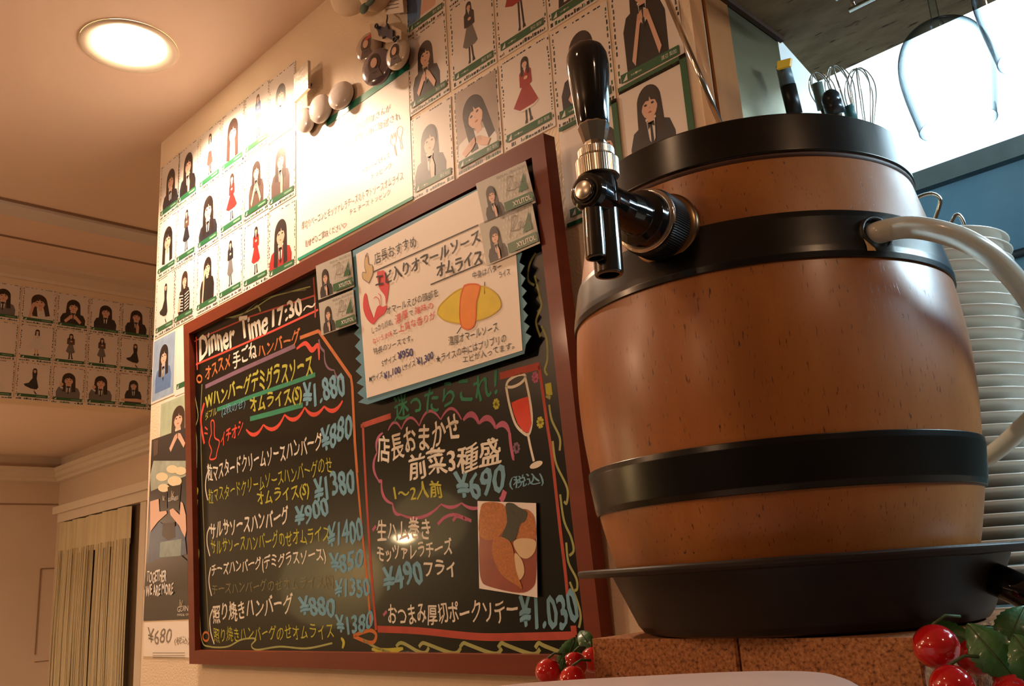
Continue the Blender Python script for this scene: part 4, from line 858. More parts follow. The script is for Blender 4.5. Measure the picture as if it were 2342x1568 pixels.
# square silver pin
c = onY(697, 190, D-.012); e = thing('square_pin', 'silvery square pin standing off the wall left of the white badges', 'pin', c)
sq = MB(); sq.obox(c+Vector((-.028, -.004, -.025)), (.054, -.006, .0), (0, .005, 0), (.0, 0, .052), mat('silver_foil', (.55, .50, .44), .25, .7, var=.3, vscale=(60, 60, 60), bump=.3, bscale=120)); sq.build('plate', e)
sk = MB(); sk.tube([c+Vector((0, -.003, 0)), Vector((c.x, D-.001, c.z))], .004, BACK, 8); sk.build('pin_post', e)
# blue charm
c = onY(876, 78, D-.022); ch = thing('blue_charm', 'dark blue figure charm with black splashes above the round badges', 'charm', c)
cm = MB(); cm.prism([onY(*p, D-.024) for p in [(858, 62), (865, 58), (880, 64), (884, 52), (888, 66), (898, 68), (898, 84), (905, 88), (900, 92), (890, 88), (880, 82), (874, 88), (874, 80), (866, 82), (864, 72)]], (0, .003, 0), mat('charm_blue', (.012, .02, .07), .3, coat=.5, var=.2)); cm.build('figure', ch)
cb = MB(); cb.prism([onY(*p, D-.020) for p in [(845, 55), (880, 50), (918, 70), (918, 90), (885, 98), (850, 88)]], (0, .002, 0), mat('charm_clear', (.62, .50, .38), .15, coat=.8, var=.1)); cb.build('backing', ch)
cr_ = MB(); 
for p in ((862, 60, .004), (904, 90, .005), (911, 86, .003)): cr_.lathe([(p[2]*.55, 0), (p[2]*.55, .002), (p[2], .002), (p[2], 0)], onY(p[0], p[1], D-.026), BLACKP, 14, (0, -1, 0), cap=(False, False))
cr_.tube([onY(884, 52, D-.02), onY(886, 40, D-.015), onY(885, 25, D-.004)], .001, BLACKP, 6); cr_.build('ring', ch)
# plush toy and folded note at the top
pl = MB(); PLU = mat('cream_fleece', (.72, .60, .46), .9, var=.08, bump=.3, bscale=300)
pl.ball(onY(815, -32, D-.035), .034, PLU, 24, 14, (1.75, .8, 1.25)); pl.ball(onY(862, -20, D-.03), .030, PLU, 20, 12, (1.1, .8, 1.0)); pt = pl.solo('plush_toy', onY(815, -32, D-.035)); tag(pt, 'cream plush toy hanging at the top edge of the picture', 'toy')
bw = MB(); bw.ball(onY(833, 19, D-.045), .008, mat('ribbon_teal', (.10, .17, .15), .6, var=.2), 12, 8, (1.3, .6, 1.0)); bw.ball(onY(846, 6, D-.045), .007, mat('ribbon_teal', (.10, .17, .15)), 12, 8, (1.8, .6, .6)); bw.build('teal_ribbon', pt)
nt_ = MB(); P = [onY(*p, D-.018) for p in [(883, 33), (923, 28), (918, -30), (868, -25)]]; sheet(nt_, P, WN, .0006, PAPER); n_o = nt_.solo('folded_note', P[0]); tag(n_o, 'small white note hanging between the plush toy and the photo cards', 'paper')
for y_ in (4, 12, 20): 
    mb = MB(); ribbon(mb, [onY(882, y_+2, D-.0184), onY(912, y_-4, D-.0184)], .0012, INKG, WN); mb.build('ink_line', n_o)

# ------------------------------------------------------------------ barrel
CB = Vector((-.31897, .57781, H0))
BARW = mat('barrel_oak', (.30, .105, .028), .36, coat=.22, coat_rough=.25)
ramp_mix(BARW, 1.0, [(.30, (.24, .080, .017)), (.55, (.35, .125, .028)), (.75, (.44, .172, .045))], (14, 14, 3.0), noise2=(1.0, (900, 900, 120), .64, .72, (.075, .024, .010)))
BARD = mat('barrel_edge', (.06, .022, .010), .5, var=.2)
HEAD = mat('barrel_head', (.20, .08, .03), .5, var=.3, vscale=(60, 6, 6))
bar = thing('beer_barrel', 'small oak beer barrel with black metal hoops standing in a brown tray', 'barrel', (CB.x, CB.y, H0-.036))
prof0 = [(-.036, .090), (-.02, .1035), (.0, .1155), (.0085, .1190), (.04, .1265), (.072, .1305), (.10, .1333), (.128, .1342), (.15, .1333), (.178, .1308), (.20, .1268), (.222, .1228), (.2455, .1182), (.262, .1150), (.268, .1135)]
def br_(z):
    for (z0, r0), (z1, r1) in zip(prof0[:-1], prof0[1:]):
        if z0 <= z <= z1: return r0+(r1-r0)*(z-z0)/(z1-z0)
    return prof0[-1][1]
pts = [Vector((r, z, 0)) for z, r in prof0]; pc = [(p.x, p.y) for p in catmull(pts, 4)]
bd = MB(); bd.lathe([(.089, -.034)]+pc+[(.108, .268), (.106, .258), (.001, .258)], CB, BARW, 128, cap=(True, False)); bd.build('body', bar)
def hoop(z0, z1, th=.0022, extra=0):
    h = MB(); n = 8; pr = [(br_(z0)-.001+extra, z0)]
    for i in range(n+1):
        z = z0+(z1-z0)*i/n; pr.append((br_(z)+th+extra+(-.0006 if i in (0, n) else 0), z))
    pr.append((br_(z1)-.001+extra, z1)); h.lathe(pr, CB, HOOP, 128, cap=(False, False), hold=.0004); return h
hoop(.0392, .0688).build('hoop', bar); hoop(.1722, .2040).build('hoop', bar)
t_ = MB(); t_.lathe([(.112, .2475), (.1195, .2475), (.1200, .2485), (.1172, .2745), (.1160, .2755), (.1125, .2755), (.112, .262)], CB, HOOP, 128, cap=(False, False), hold=.0004); t_.build('hoop', bar)
ed = MB(); ed.lathe([(.1185, .2440), (.1195, .2455), (.1190, .2478), (.114, .248)], CB, BARD, 96, cap=(False, False)); ed.build('dark_ring', bar)
# chipped paint patch and hose hole on the middle hoop
def cyl(az_px, z, dr=0.):   # point on barrel surface seen at pixel x=az_px[0], y=az_px[1]
    r = ray(*az_px); h = Vector((r.x, r.y)); Cc = Vector((CB.x, CB.y)); rad = br_(z)+dr
    A = h.dot(h); Bq = -2*h.dot(Cc); Cq = Cc.dot(Cc)-rad*rad; t = (-Bq-math.sqrt(max(0, Bq*Bq-4*A*Cq)))/2/A
    return CAM+r*t
def surf(px, py, dr):
    z = .19
    for _ in range(6): p = cyl((px, py), z, dr); z = max(-.03, min(.26, p.z-H0))
    return p
hp_ = surf(2006, 533, .003); hn = Vector((hp_.x-CB.x, hp_.y-CB.y, 0)).normalized()
hl = MB(); hl.lathe([(.0112, -.012), (.0112, .0002), (.0098, .0006), (.0092, -.001), (.0092, -.012)], hp_, BLKRUB, 32, hn, cap=(True, False)); hl.build('hose_hole', bar)
chp = MB(); poly(chp, [surf(*p, .0029) for p in [(1975, 545), (1984, 553), (1992, 560), (2001, 567), (2004, 573), (1984, 573), (1982, 562)]], mat('chipped_wood', (.62, .38, .16), .6, var=.2)); chp.build('chipped_patch', bar)

# tray with rolled rim
az = math.radians(28.35); CT = Vector((-.661*math.sin(az), .661*math.cos(az), H0))
tr = thing('drip_tray', 'round dark brown tray holding the barrel on terracotta blocks', 'tray', (CT.x, CT.y, H0-.041))
tb = MB(); tb.lathe([(.1045, -.0405), (.1095, -.0392), (.1128, -.035), (.1265, -.0045), (.1275, -.002), (.1500, -.0015), (.1515, .0005), (.1515, .0025), (.1498, .0035), (.129, .0025), (.1262, 0), (.1097, -.033), (.104, -.0368), (.001, -.037)], CT, TRAYM, 128, cap=(True, False), hold=.0006); tb.build('body', tr)
# black handle at the right with a chrome bolt
hd_ = MB(); P = [at(2160, 1292, .565), at(2200, 1300, .548), at(2260, 1318, .53), at(2330, 1348, .515), at(2400, 1390, .51), at(2470, 1440, .515)]
hd_.tube(catmull(P, 6), [.0085]*4+[.0095]*27, BLKPL, 20); hd_.build('handle', tr)
bo = MB(); bo.ball(at(2158, 1334, .558), .0050, CHROME, 16, 10, (1, 1, .7)); tag(bo.build('bolt', tr), 'chrome bolt under the handle')
tape = None

# ------------------------------------------------------------------ tap
c_ = Vector((math.sin(math.radians(-28.9)), math.cos(math.radians(28.9)), 0)); e_ = Vector((-c_.y, c_.x, 0)); e_ = e_ if e_.x < 0 else -e_
dl_ = math.radians(22.3); TN = (c_*(-math.cos(dl_))+e_*math.sin(dl_)).normalized(); TS = Vector((0, 0, 1)).cross(TN).normalized()
T0 = CB+TN*br_(.208)+Vector((0, 0, .208)); PV = CB+TN*.213+Vector((0, 0, .2085))
if TS.dot(c_) > 0: TS = -TS
tap = thing('beer_tap', 'black and chrome beer tap with tall black knob fixed to the barrel', 'tap', T0)
m_ = MB(); m_.lathe([(.0225, -.006), (.0240, .002), (.0225, .005), (.019, .006)], T0, BRONZE, 48, TN); m_.build('flange', tap)
m_ = MB(); m_.lathe([(.0200, .0055), (.0208, .008), (.0208, .022), (.0198, .024)], T0, BLKRUB, 180, TN, smooth=False, rib=.022); m_.build('knurled_collar', tap)
m_ = MB(); m_.lathe([(.0175, .023), (.0202, .0235), (.0202, .0262), (.0185, .0275), (.016, .0275)], T0, CHROME, 48, TN, hold=.0003); m_.build('chrome_ring', tap)
DCH = mat('dark_chrome', (.10, .10, .095), .10, .9, coat=.5, var=.1)
ST = CB+TN*.2005+Vector((0, 0, .2085)); EN = CB+TN*.2155+Vector((0, 0, .2075))
m_ = MB(); m_.lathe([(.0180, .027), (.0172, .034), (.0130, .037), (.0122, .044), (.0108, .052), (.0102, .060), (.0104, .070), (.0110, .078), (.0112, .086), (.0104, .0895), (.0085, .0905)], T0+Vector((0, 0, -.0003)), BLKPL, 48, TN, hold=.0003)
m_.lathe([(.0110, -.006), (.0106, .006), (.0098, .0125)], ST, BLKPL, 36, (0, 0, 1)); m_.build('body', tap)
m_ = MB(); m_.lathe([(.0070, 0), (.0070, .0012), (.0062, .0020), (.0056, .0016), (.0054, .0016)], T0+TN*.0905+Vector((0, 0, -.0003)), BLKPL, 32, TN, cap=(True, False)); m_.lathe([(.0055, .0010), (.0055, .0022), (.0048, .0027), (.0003, .0029)], T0+TN*.0905+Vector((0, 0, -.0003)), NICKEL, 32, TN, cap=(False, True)); m_.build('pivot_cap', tap)
dn = Vector((-.03, .0, -1)).normalized()
q1 = CB+TN*.197+Vector((0, 0, .2085)); m_ = MB(); m_.lathe([(.0082, .004), (.0084, .026), (.0082, .0452), (.0076, .0462), (.0060, .0462), (.0056, .030), (.001, .030)], q1, DCH, 36, dn, hold=.0003); tag(m_.build('spout', tap), 'thicker rear spout')
q2 = CB+TN*.2095+Vector((0, 0, .2085)); m_ = MB(); m_.lathe([(.0058, .006), (.0060, .028), (.0058, .0385), (.0053, .0393), (.0040, .0393), (.0038, .028), (.001, .028)], q2, DCH, 28, dn, hold=.0003); tag(m_.build('spout', tap), 'thinner front spout')
def hz(prof, m, name, n=48, rib=None, smooth=True, tilt=None, hold=0):
    b = MB(); b.lathe(prof, Vector((ST.x, ST.y, H0)), m, n, tilt, smooth, rib=rib, hold=hold); b.build(name, tap)
hz([(.0105, .2200), (.0120, .2205), (.0122, .2305), (.0112, .2315)], NICKEL, 'lock_ring', 120, .02, False)
hz([(.0092, .2310), (.0104, .2328), (.0104, .2372), (.0090, .2386), (.0066, .2392)], NICKEL, 'upper_ring', 120, .015, False)
hz([(.0062, .2385), (.0066, .2420), (.0094, .2525), (.0092, .2535)], CHROME, 'ferrule', 10, None, False)
hz([(.0088, .2532), (.0094, .2550), (.0110, .272), (.0122, .285), (.0126, .2925), (.0121, .299), (.0104, .3035), (.0070, .3062), (.0030, .3070), (.0005, .3071)], BLKPL, 'handle', 48)

# ------------------------------------------------------------------ milky hose
HOSE = mat('milky_hose', (.80, .80, .70), .28, coat=.5, trans=.35, sss=.0, var=.05)
Rr_ = .0068
P = [at(1965, 556, .562), hp_, at(2075, 520, .538), at(2150, 530, .532), at(2225, 558, .532), at(2295, 610, .540), at(2365, 700, .562), at(2408, 805, .585), at(2392, 915, .62), at(2330, 985, .665), at(2258, 1045, .71), at(2160, 1100, .76)]
hs = MB(); hs.tube(catmull(P, 8), Rr_, HOSE, 20); h_ = hs.solo('clear_hose', hp_); tag(h_, 'milky plastic hose arching out of the barrel side and back behind it', 'hose')

# ------------------------------------------------------------------ blocks, counter, dish, berries
TERRA = mat('terracotta', (.42, .17, .055), .8); ramp_mix(TERRA, 420, [(.34, (.10, .035, .012)), (.46, (.34, .13, .045)), (.62, (.50, .22, .08)), (.75, (.60, .32, .14))], noise2=(150, (1, 1, 1), .66, .72, (.06, .022, .01)))
zt_ = -.0412
def block(x0, x1, y0, y1, lab):
    mb = MB(); c0 = .0012; z0, z1 = Z(-.101), Z(zt_)
    P2 = [(x0+c0, y0), (x1-c0, y0), (x1, y0+c0), (x1, y1-c0), (x1-c0, y1), (x0+c0, y1), (x0, y1-c0), (x0, y0+c0)]
    nseg = 10; mb.prism([(a, b, z0) for a, b in P2], (0, 0, z1-z0), TERRA)
    o = mb.solo('terracotta_block', ((x0+x1)/2, (y0+y1)/2, z0)); tag(o, lab, 'block', 'terracotta blocks under the tray')
block(-.424, -.3110, .486, .700, 'rough terracotta block under the left half of the tray'); block(-.3095, -.203, .486, .70, 'rough terracotta block under the right half of the tray')
ctr = MB(); ctr.box((-.60, .20, Z(-.15)), (.9, .748, Z(-.1012)), mat('counter_wood', (.20, .12, .07), .5, var=.1, vscale=(5, 5, 5))); 
ctr.box((-.4275, .748, Z(-.15)), (.9, 1.40, Z(-.1012)), mat('counter_wood', (.42, .30, .20)));
co = ctr.build('counter_top'); co['kind'] = 'structure'; co.name = 'trim_12'
struct(MB().box((-.58, .24, 0), (.9, .74, Z(-.15)), mat('counter_front', (.30, .18, .10), .6, var=.2)), 'wall_counter')
# pale dish in the foreground, upside down
DISH = mat('pale_plastic', (.62, .44, .36), .35, coat=.2, var=.04)
dc = Vector((-.258, .325, 0)); dd = thing('upturned_tub', 'blurred pale pink-beige tub rim along the bottom edge of the picture', 'tub', (dc.x, dc.y, Z(-.1012)))
dm_ = MB(); n = 64; ex = Vector((.80, .60, 0)).normalized(); ey = Vector((-ex.y, ex.x, 0)); vs = []; fs = []
prf = [(1.0, -.1012), (.99, -.09), (.955, -.054), (.94, -.0500), (.90, -.0485), (.5, -.0478), (.01, -.0475)]
for s_, z in prf:
    for i in range(n):
        a = 2*math.pi*i/n; ca, sa = math.cos(a), math.sin(a); k_ = 1/((abs(ca)**3.2+abs(sa)**3.2)**(1/3.2))
        vs.append(Vector((dc.x, dc.y, Z(z)))+ex*(.094*s_*k_*ca)+ey*(.060*s_*k_*sa))
for j in range(len(prf)-1):
    for i in range(n): q_ = (i+1) % n; fs.append((j*n+i, j*n+q_, (j+1)*n+q_, (j+1)*n+i))
dm_.raw(vs, fs, DISH, True); dm_.build('shell', dd)
# artificial berries and leaves
BER = mat('berry_red', (.50, .010, .012), .12, coat=.9, coat_rough=.04, var=.25, vscale=(60, 60, 60)); LEAF = mat('leaf_green', (.035, .13, .035), .4, coat=.3, var=.7, vscale=(90, 90, 90), bump=.3, bscale=200); STEM = mat('stem_green', (.05, .09, .03), .6, var=.3)
def berry(px, py, rpx, t, lab, group, stem):
    c = at(px, py, t); r = rpx*t/F; o = thing('berry', lab, 'berry', c, group)
    mb = MB(); mb.ball(c, r, BER, 28, 18, (1, 1, .97)); mb.build('fruit', o)
    sm = MB(); sm.tube([c+Vector((0, 0, r*.93)), c+Vector((stem[0]*.5, stem[1]*.5, r*1.3)), c+Vector((stem[0], stem[1], r*1.2))], .0008, STEM, 6); sm.build('stem', o)
gl_ = 'red berries beside the left block'; gr_ = 'red berries at the lower right corner'
berry(1254, 1535, 30, .60, 'red berry farthest left, in front of the board frame corner', gl_, (.008, .006))
berry(1314, 1520, 30, .605, 'red berry in the middle of the left bunch, below the serrated leaf', gl_, (.006, .006)); berry(1310, 1553, 31, .575, 'red berry low in the left bunch, just above the pale tub', gl_, (.006, .012)); berry(1356, 1508, 29, .63, 'red berry tucked against the left end of the terracotta block', gl_, (-.006, .004))
berry(2141, 1478, 51, .455, 'large red berry at the right end of the terracotta block', gr_, (.010, .012)); berry(2178, 1570, 50, .435, 'large red berry at the bottom edge, lower right bunch', gr_, (.012, .012)); berry(2232, 1498, 46, .475, 'red berry half hidden behind the pale green leaf', gr_, (.008, .010)); berry(2322, 1590, 50, .43, 'red berry mostly below the frame at the lower right', gr_, (.006, .010)); berry(2306, 1548, 34, .50, 'dark shaded berry behind the leaves at the lower right', gr_, (.004, .008))
def leaf(base, tip, wpx, t0, t1, lab, teeth=9, bend=.004):
    A = at(*base, t0); Bp = at(*tip, t1); d = Bp-A; L = d.length; vn = (CAM-A).normalized(); s = d.normalized().cross(vn).normalized(); nn = s.cross(d.normalized()); w_ = wpx*t0/F
    n = teeth*2; rowsL = []
    for i in range(n+1):
        u = i/n; wd = w_*(math.sin(math.pi*u**.8)**.75)*(1+.10*(i % 2)) if 0 < i < n else .0004
        c = A+d*u+nn*(bend*math.sin(math.pi*u))
        rowsL.append([c-s*wd+nn*(-.25*wd), c-s*wd*.5+nn*(.02*wd), c+nn*(-.12*w_), c+s*wd*.5+nn*(.02*wd), c+s*wd+nn*(-.25*wd)])
    o = thing('leaf_sprig', lab, 'leaf', A, 'artificial leaves among the berries'); mb = MB(); vs = [p for r in rowsL for p in r]
    top = len(vs); fs = [(j*5+i, j*5+i+1, (j+1)*5+i+1, (j+1)*5+i) for j in range(n) for i in range(4)]
    mb.raw(vs, fs, LEAF, True); mb.raw([p-nn*.0004 for p in vs], [tuple(reversed(f)) for f in fs], LEAF, True); mb.build('blade', o)
    v = MB(); v.tube([rowsL[i][2]+nn*.0002 for i in range(n+1)], .0005, STEM, 5); v.build('midrib', o)
leaf((1286, 1538), (1316, 1456), 24, .60, .63, 'serrated green leaf standing above the left berries'); leaf((1352, 1482), (1326, 1442), 17, .66, .68, 'small dark green leaf beside the board frame corner'); leaf((1283, 1548), (1290, 1500), 9, .60, .60, 'thin leaf edge between the two leftmost berries')
leaf((2315, 1545), (2212, 1425), 46, .43, .45, 'large pale green leaf over the right-hand berries'); leaf((2230, 1470), (2115, 1428), 26, .47, .50, 'dark green leaf under the tray, above the largest berry'); leaf((2300, 1480), (2345, 1385), 40, .47, .48, 'dark leaf at the right picture edge below the handle'); leaf((2390, 1560), (2318, 1450), 46, .42, .43, 'leaf with pale highlights in the lower right corner', bend=.006)
leaf((2345, 1500), (2235, 1432), 30, .50, .52, 'dark leaf behind the large pale one')

# ------------------------------------------------------------------ kitchen side
OSB = mat('strand_board', (.30, .22, .13), .8); ramp_mix(OSB, 1.0, [(.3, (.20, .145, .085)), (.5, (.30, .22, .13)), (.7, (.38, .29, .18))], (18, 40, 18), noise2=(1.0, (28, 120, 28), .63, .68, (.09, .055, .03)))
zc = .600
k0 = onZ(1870, 187, Z(zc)); k1 = onZ(1768, 96, Z(zc))
osb = MB(); osb.prism([(k0.x, k0.y, Z(zc)), (1.0, k0.y, Z(zc)), (1.0, .55, Z(zc)), (-.4235, .55, Z(zc)), (-.4235, k1.y, Z(zc))], (0, 0, .30), OSB)
cab = osb.solo('overhead_cabinet', (k0.x, k0.y, Z(zc))); tag(cab, 'raw strand-board overhead cabinet seen from below at the upper right', 'cabinet')
ln = MB(); ln.box((-.4235, .751, Z(zc-.006)), (-.418, k1.y, Z(zc)), BARD); tag(ln.build('edge_strip', cab), 'dark edge strip along the steel wall')
rl = MB(); ryy = .875
for dy in (-.016, .016): rl.tube([(-.33, ryy+dy, Z(.578)), (.20, ryy+dy, Z(.578))], .0028, CHROME, 10)
for x in (-.325, .18):
    for dy in (-.016, .016): rl.tube([(x, ryy+dy, Z(.578)), (x, ryy+dy, Z(.5995))], .0022, CHROME, 8)
rk = rl.solo('glass_rack', (-.33, ryy, Z(.60))); tag(rk, 'slim chrome hanging rail for stemmed glasses under the cabinet', 'rack')
def thin_glass():
    m = bpy.data.materials.new('thin_glass'); m.use_nodes = True; nt = m.node_tree; nt.nodes.clear(); N_ = nt.nodes.new
    o = N_('ShaderNodeOutputMaterial'); t = N_('ShaderNodeBsdfTransparent'); g = N_('ShaderNodeBsdfGlossy'); g.inputs['Roughness'].default_value = .015
    lw = N_('ShaderNodeLayerWeight'); lw.inputs[0].default_value = .5; cr = N_('ShaderNodeValToRGB'); e = cr.color_ramp.elements
    e[0].position = .38; e[0].color = (.90, .94, .96, 1); e[1].position = .86; e[1].color = (.035, .06, .075, 1)
    fp_ = N_('ShaderNodeMath'); fp_.operation = 'POWER'; fp_.inputs[1].default_value = 4; fr = N_('ShaderNodeMath'); fr.operation = 'MULTIPLY_ADD'; fr.inputs[1].default_value = .45; fr.inputs[2].default_value = .04; nt.links.new(lw.outputs['Facing'], fp_.inputs[0]); nt.links.new(fp_.outputs[0], fr.inputs[0]); x = N_('ShaderNodeMixShader'); L = nt.links.new
    L(lw.outputs['Facing'], cr.inputs[0]); L(cr.outputs[0], t.inputs[0]); L(fr.outputs[0], x.inputs[0]); L(t.outputs[0], x.inputs[1]); L(g.outputs[0], x.inputs[2]); L(x.outputs[0], o.inputs[0]); return m
GLASS = thin_glass()
rl = MB()
for dy in (-.016, .016): rl.tube([(-.20, .80+dy, Z(.578)), (.20, .80+dy, Z(.578))], .0028, CHROME, 10)
for dy in (-.016, .016): rl.tube([(-.19, .80+dy, Z(.578)), (-.19, .80+dy, Z(.5995))], .0022, CHROME, 8); rl.tube([(.18, .80+dy, Z(.578)), (.18, .80+dy, Z(.5995))], .0022, CHROME, 8)
tag(rl.solo('glass_rack', (-.20, .80, Z(.60))), 'shorter chrome rail nearer the viewer, holding the cut-off glass', 'rack')
def wineglass(x, y, lab):
    zf = .586; c = Vector((x, y, H0)); t = thing('wine_glass', lab, 'glass', (x, y, Z(zf)), 'stemmed glasses hanging upside down')
    f_ = MB(); f_.lathe([(.034, zf), (.0345, zf-.0012), (.020, zf-.003), (.006, zf-.006), (.0042, zf-.014)], c, GLASS, 40, cap=(True, False)); f_.lathe([(.0042, zf-.014), (.0036, zf-.04), (.0040, zf-.072), (.0065, zf-.080)], c, GLASS, 24, cap=(False, False)); f_.build('stem', t)
    zt = zf-.078; o_ = [(.0065, 0), (.020, -.004), (.033, -.014), (.0405, -.030), (.0430, -.048), (.0415, -.070), (.0375, -.095), (.0345, -.112)]
    oc = [(p.x, p.y) for p in catmull([Vector((a, zt+b, 0)) for a, b in o_], 4)]; ic = [(max(.0005, a-.0006), b-(.0015 if i < 3 else 0)) for i, (a, b) in enumerate(oc)]
    b_ = MB(); b_.lathe([(.0004, zt-.0002)]+oc, c, GLASS, 64, cap=(False, False)); rq = oc[-1]; b_.tube([c+Vector((rq[0]*math.cos(a), rq[0]*math.sin(a), rq[1])) for a in [i*math.pi/24 for i in range(49)]], .0005, GLASS, 6, caps=False); b_.build('bowl', t)
    return t
g0 = at(2150, 70, .90)
wineglass(-.243, ryy, 'upside-down wine glass fully in view under the strand-board cabinet'); wineglass(-.147, .80, 'upside-down wine glass cut off by the upper right corner of the picture')

KW = mat('kitchen_white', (.86, .90, .93), .5, var=.01)
yk = 1.75
struct(MB().box((-1.2, yk, Z(.60)), (2.2, yk+.08, 2.7), KW), 'wall_kitchen')
struct(MB().box((-1.2, .915, 2.70), (2.2, 1.83, 2.75), KW), 'ceiling_kitchen')
struct(MB().box((-1.25, .92, 0), (-1.2, 1.83, 2.7), KW), 'wall_kitchen_side')
BSTEEL = mat('blue_lit_steel', (.13, .28, .44), .35, .75, var=.15, vscale=(3, 3, 20))  # blue of the cold kitchen light put into the steel's colour
DST = mat('dark_steel', (.10, .13, .14), .4, .7, var=.2)
yh = 1.50
hod = thing('range_hood', 'steel range hood with cold blue light in its colour and dark edge under the bright kitchen wall', 'hood', (0.2, yh, Z(.40)))
m_ = MB(); m_.box((-.62, yh-.02, Z(.585)), (1.3, yk-.001, Z(.617)), DST); m_.build('edge_band', hod)
m_ = MB(); m_.prism([(-.60, yh, Z(.585)), (-.60, yh+.06, Z(.30)), (-.60, yh+.10, Z(.30)), (-.60, yh+.10, Z(.585))], (1.9, 0, 0), BSTEEL); m_.build('front_panel', hod)
m_ = MB(); m_.tube([(-.6, yh+.02, Z(.445)), (1.2, yh+.02, Z(.445))], .007, BLKRUB, 10); m_.build('rail', hod)
PALE = mat('kitchen_back_panel', (.30, .52, .62), .4, .3, var=.15, vscale=(4, 4, 4))
struct(MB().box((-1.2, yk, 0), (2.2, yk+.08, Z(.60)), PALE), 'wall_kitchen_lower')
sf = MB(); sf.box((-.5, 1.55, Z(.195)), (1.2, 1.70, Z(.215)), DST); s_ = sf.solo('kitchen_shelf', (0, 1.6, Z(.2))); tag(s_, 'dark steel shelf edge low behind the plate stack', 'shelf')
br2 = MB(); 
for x in (-.35, .4): br2.box((x, 1.68, Z(.14)), (x+.02, 1.749, Z(.195)), DST)
br2.build('bracket', s_)

# stacked white saucers
PLT = mat('white_china', (.72, .68, .60), .22, coat=.6, var=.03)
azp = math.radians(19.4); PC = Vector((-.955*math.sin(azp), .955*math.cos(azp), 0)); pitch = .0108
def plate_mesh():
    mb = MB(); mb.lathe([(.045, 0), (.050, .0), (.056, .003), (.076, .0068), (.0875, .0092), (.0885, .0102), (.0875, .0108), (.075, .0086), (.055, .0050), (.045, .0032), (.001, .0030)], (0, 0, 0), PLT, 56, cap=(True, False)); return mb
first = None; N_PL = 36
for i in range(N_PL):
    z = -.1005+i*pitch
    if first is None: first = plate_mesh().solo('saucer', (0, 0, 0)); o = first
    else: o = first.copy(); COL.objects.link(o)
    o.location = (PC.x+random.uniform(-.0012, .0012), PC.y+random.uniform(-.0012, .0012), Z(z)+.0)
    k_ = N_PL-1-i; T_ = ['', 'twenty-', 'thirty-']; O_ = ['', 'first', 'second', 'third', 'fourth', 'fifth', 'sixth', 'seventh', 'eighth', 'ninth', 'tenth', 'eleventh', 'twelfth', 'thirteenth', 'fourteenth', 'fifteenth', 'sixteenth', 'seventeenth', 'eighteenth', 'nineteenth']
    n_ = k_+1; od = O_[n_] if n_ < 20 else ({20: 'twentieth', 30: 'thirtieth'}.get(n_) or T_[n_//10-1]+O_[n_ % 10])
    lab = 'white china saucer, %s from the top of the tall stack' % od
    if k_ == 0: lab = 'topmost white saucer of the tall stack, just under the bent chrome wires'
    tag(o, lab, 'plate', 'stacked white saucers')
# bent chrome wire racks behind the stack
def wire(px, t, r, lab, name='wire_hook', m=CHROME, cat='hook', group=None):
    mb = MB(); P = [at(x, y, t) for x, y in px]; mb.tube(catmull(P, 6), r, m, 10); o = mb.solo(name, P[-1]); tag(o, lab, cat, group); return o
wg = 'bent wire utensils behind the saucers'
wire([(2085, 470), (2100, 452), (2130, 443), (2150, 455), (2146, 480), (2136, 510), (2128, 560), (2120, 640)], .98, .0022, 'bent chrome wire loop highest beside the barrel', group=wg)
wire([(2150, 560), (2170, 520), (2186, 492), (2200, 500), (2210, 535), (2208, 580), (2200, 640)], .98, .0022, 'pointed chrome wire loop right of the highest one', group=wg)
wire([(2150, 565), (2165, 562), (2175, 578), (2170, 610), (2165, 650)], .97, .0018, 'small chrome wire curl just above the saucers', group=wg)
def hang(px, py, t, ln_, lab, m2):
    c = at(px, py, t); o = thing('ladle', lab, 'ladle', c, 'dark handled ladles behind the saucers')
    mb = MB(); mb.tube(catmull([c, c+Vector((.004, 0, -.03)), c+Vector((.012, 0, -ln_*.6)), c+Vector((.014, 0, -ln_))], 5), [.004]*5+[.007]*6+[.006]*5, m2, 12); mb.build('handle', o)
    lp = MB(); lp.tube([c+Vector((.010*math.cos(a)-.008, 0, .012+.012*math.sin(a))) for a in [i*math.pi/6 for i in range(13)]], .0016, CHROME, 8); lp.build('loop', o)
hang(2262, 712, 1.02, .075, 'narrow steel handled ladle between stack and shelf', STEEL); hang(2312, 840, 1.00, .07, 'black handled ladle at the right picture edge', BLKRUB)
sc = MB(); sc.lathe([(.006, 0), (.005, .003), (.001, .0035)], onY(2317, 795, yk-.0005), DST, 16, (0, -1, 0)); sc_ = sc.solo('wall_screw', onY(2317, 795, yk)); tag(sc_, 'small screw head on the pale wall beside the ladle', 'screw')

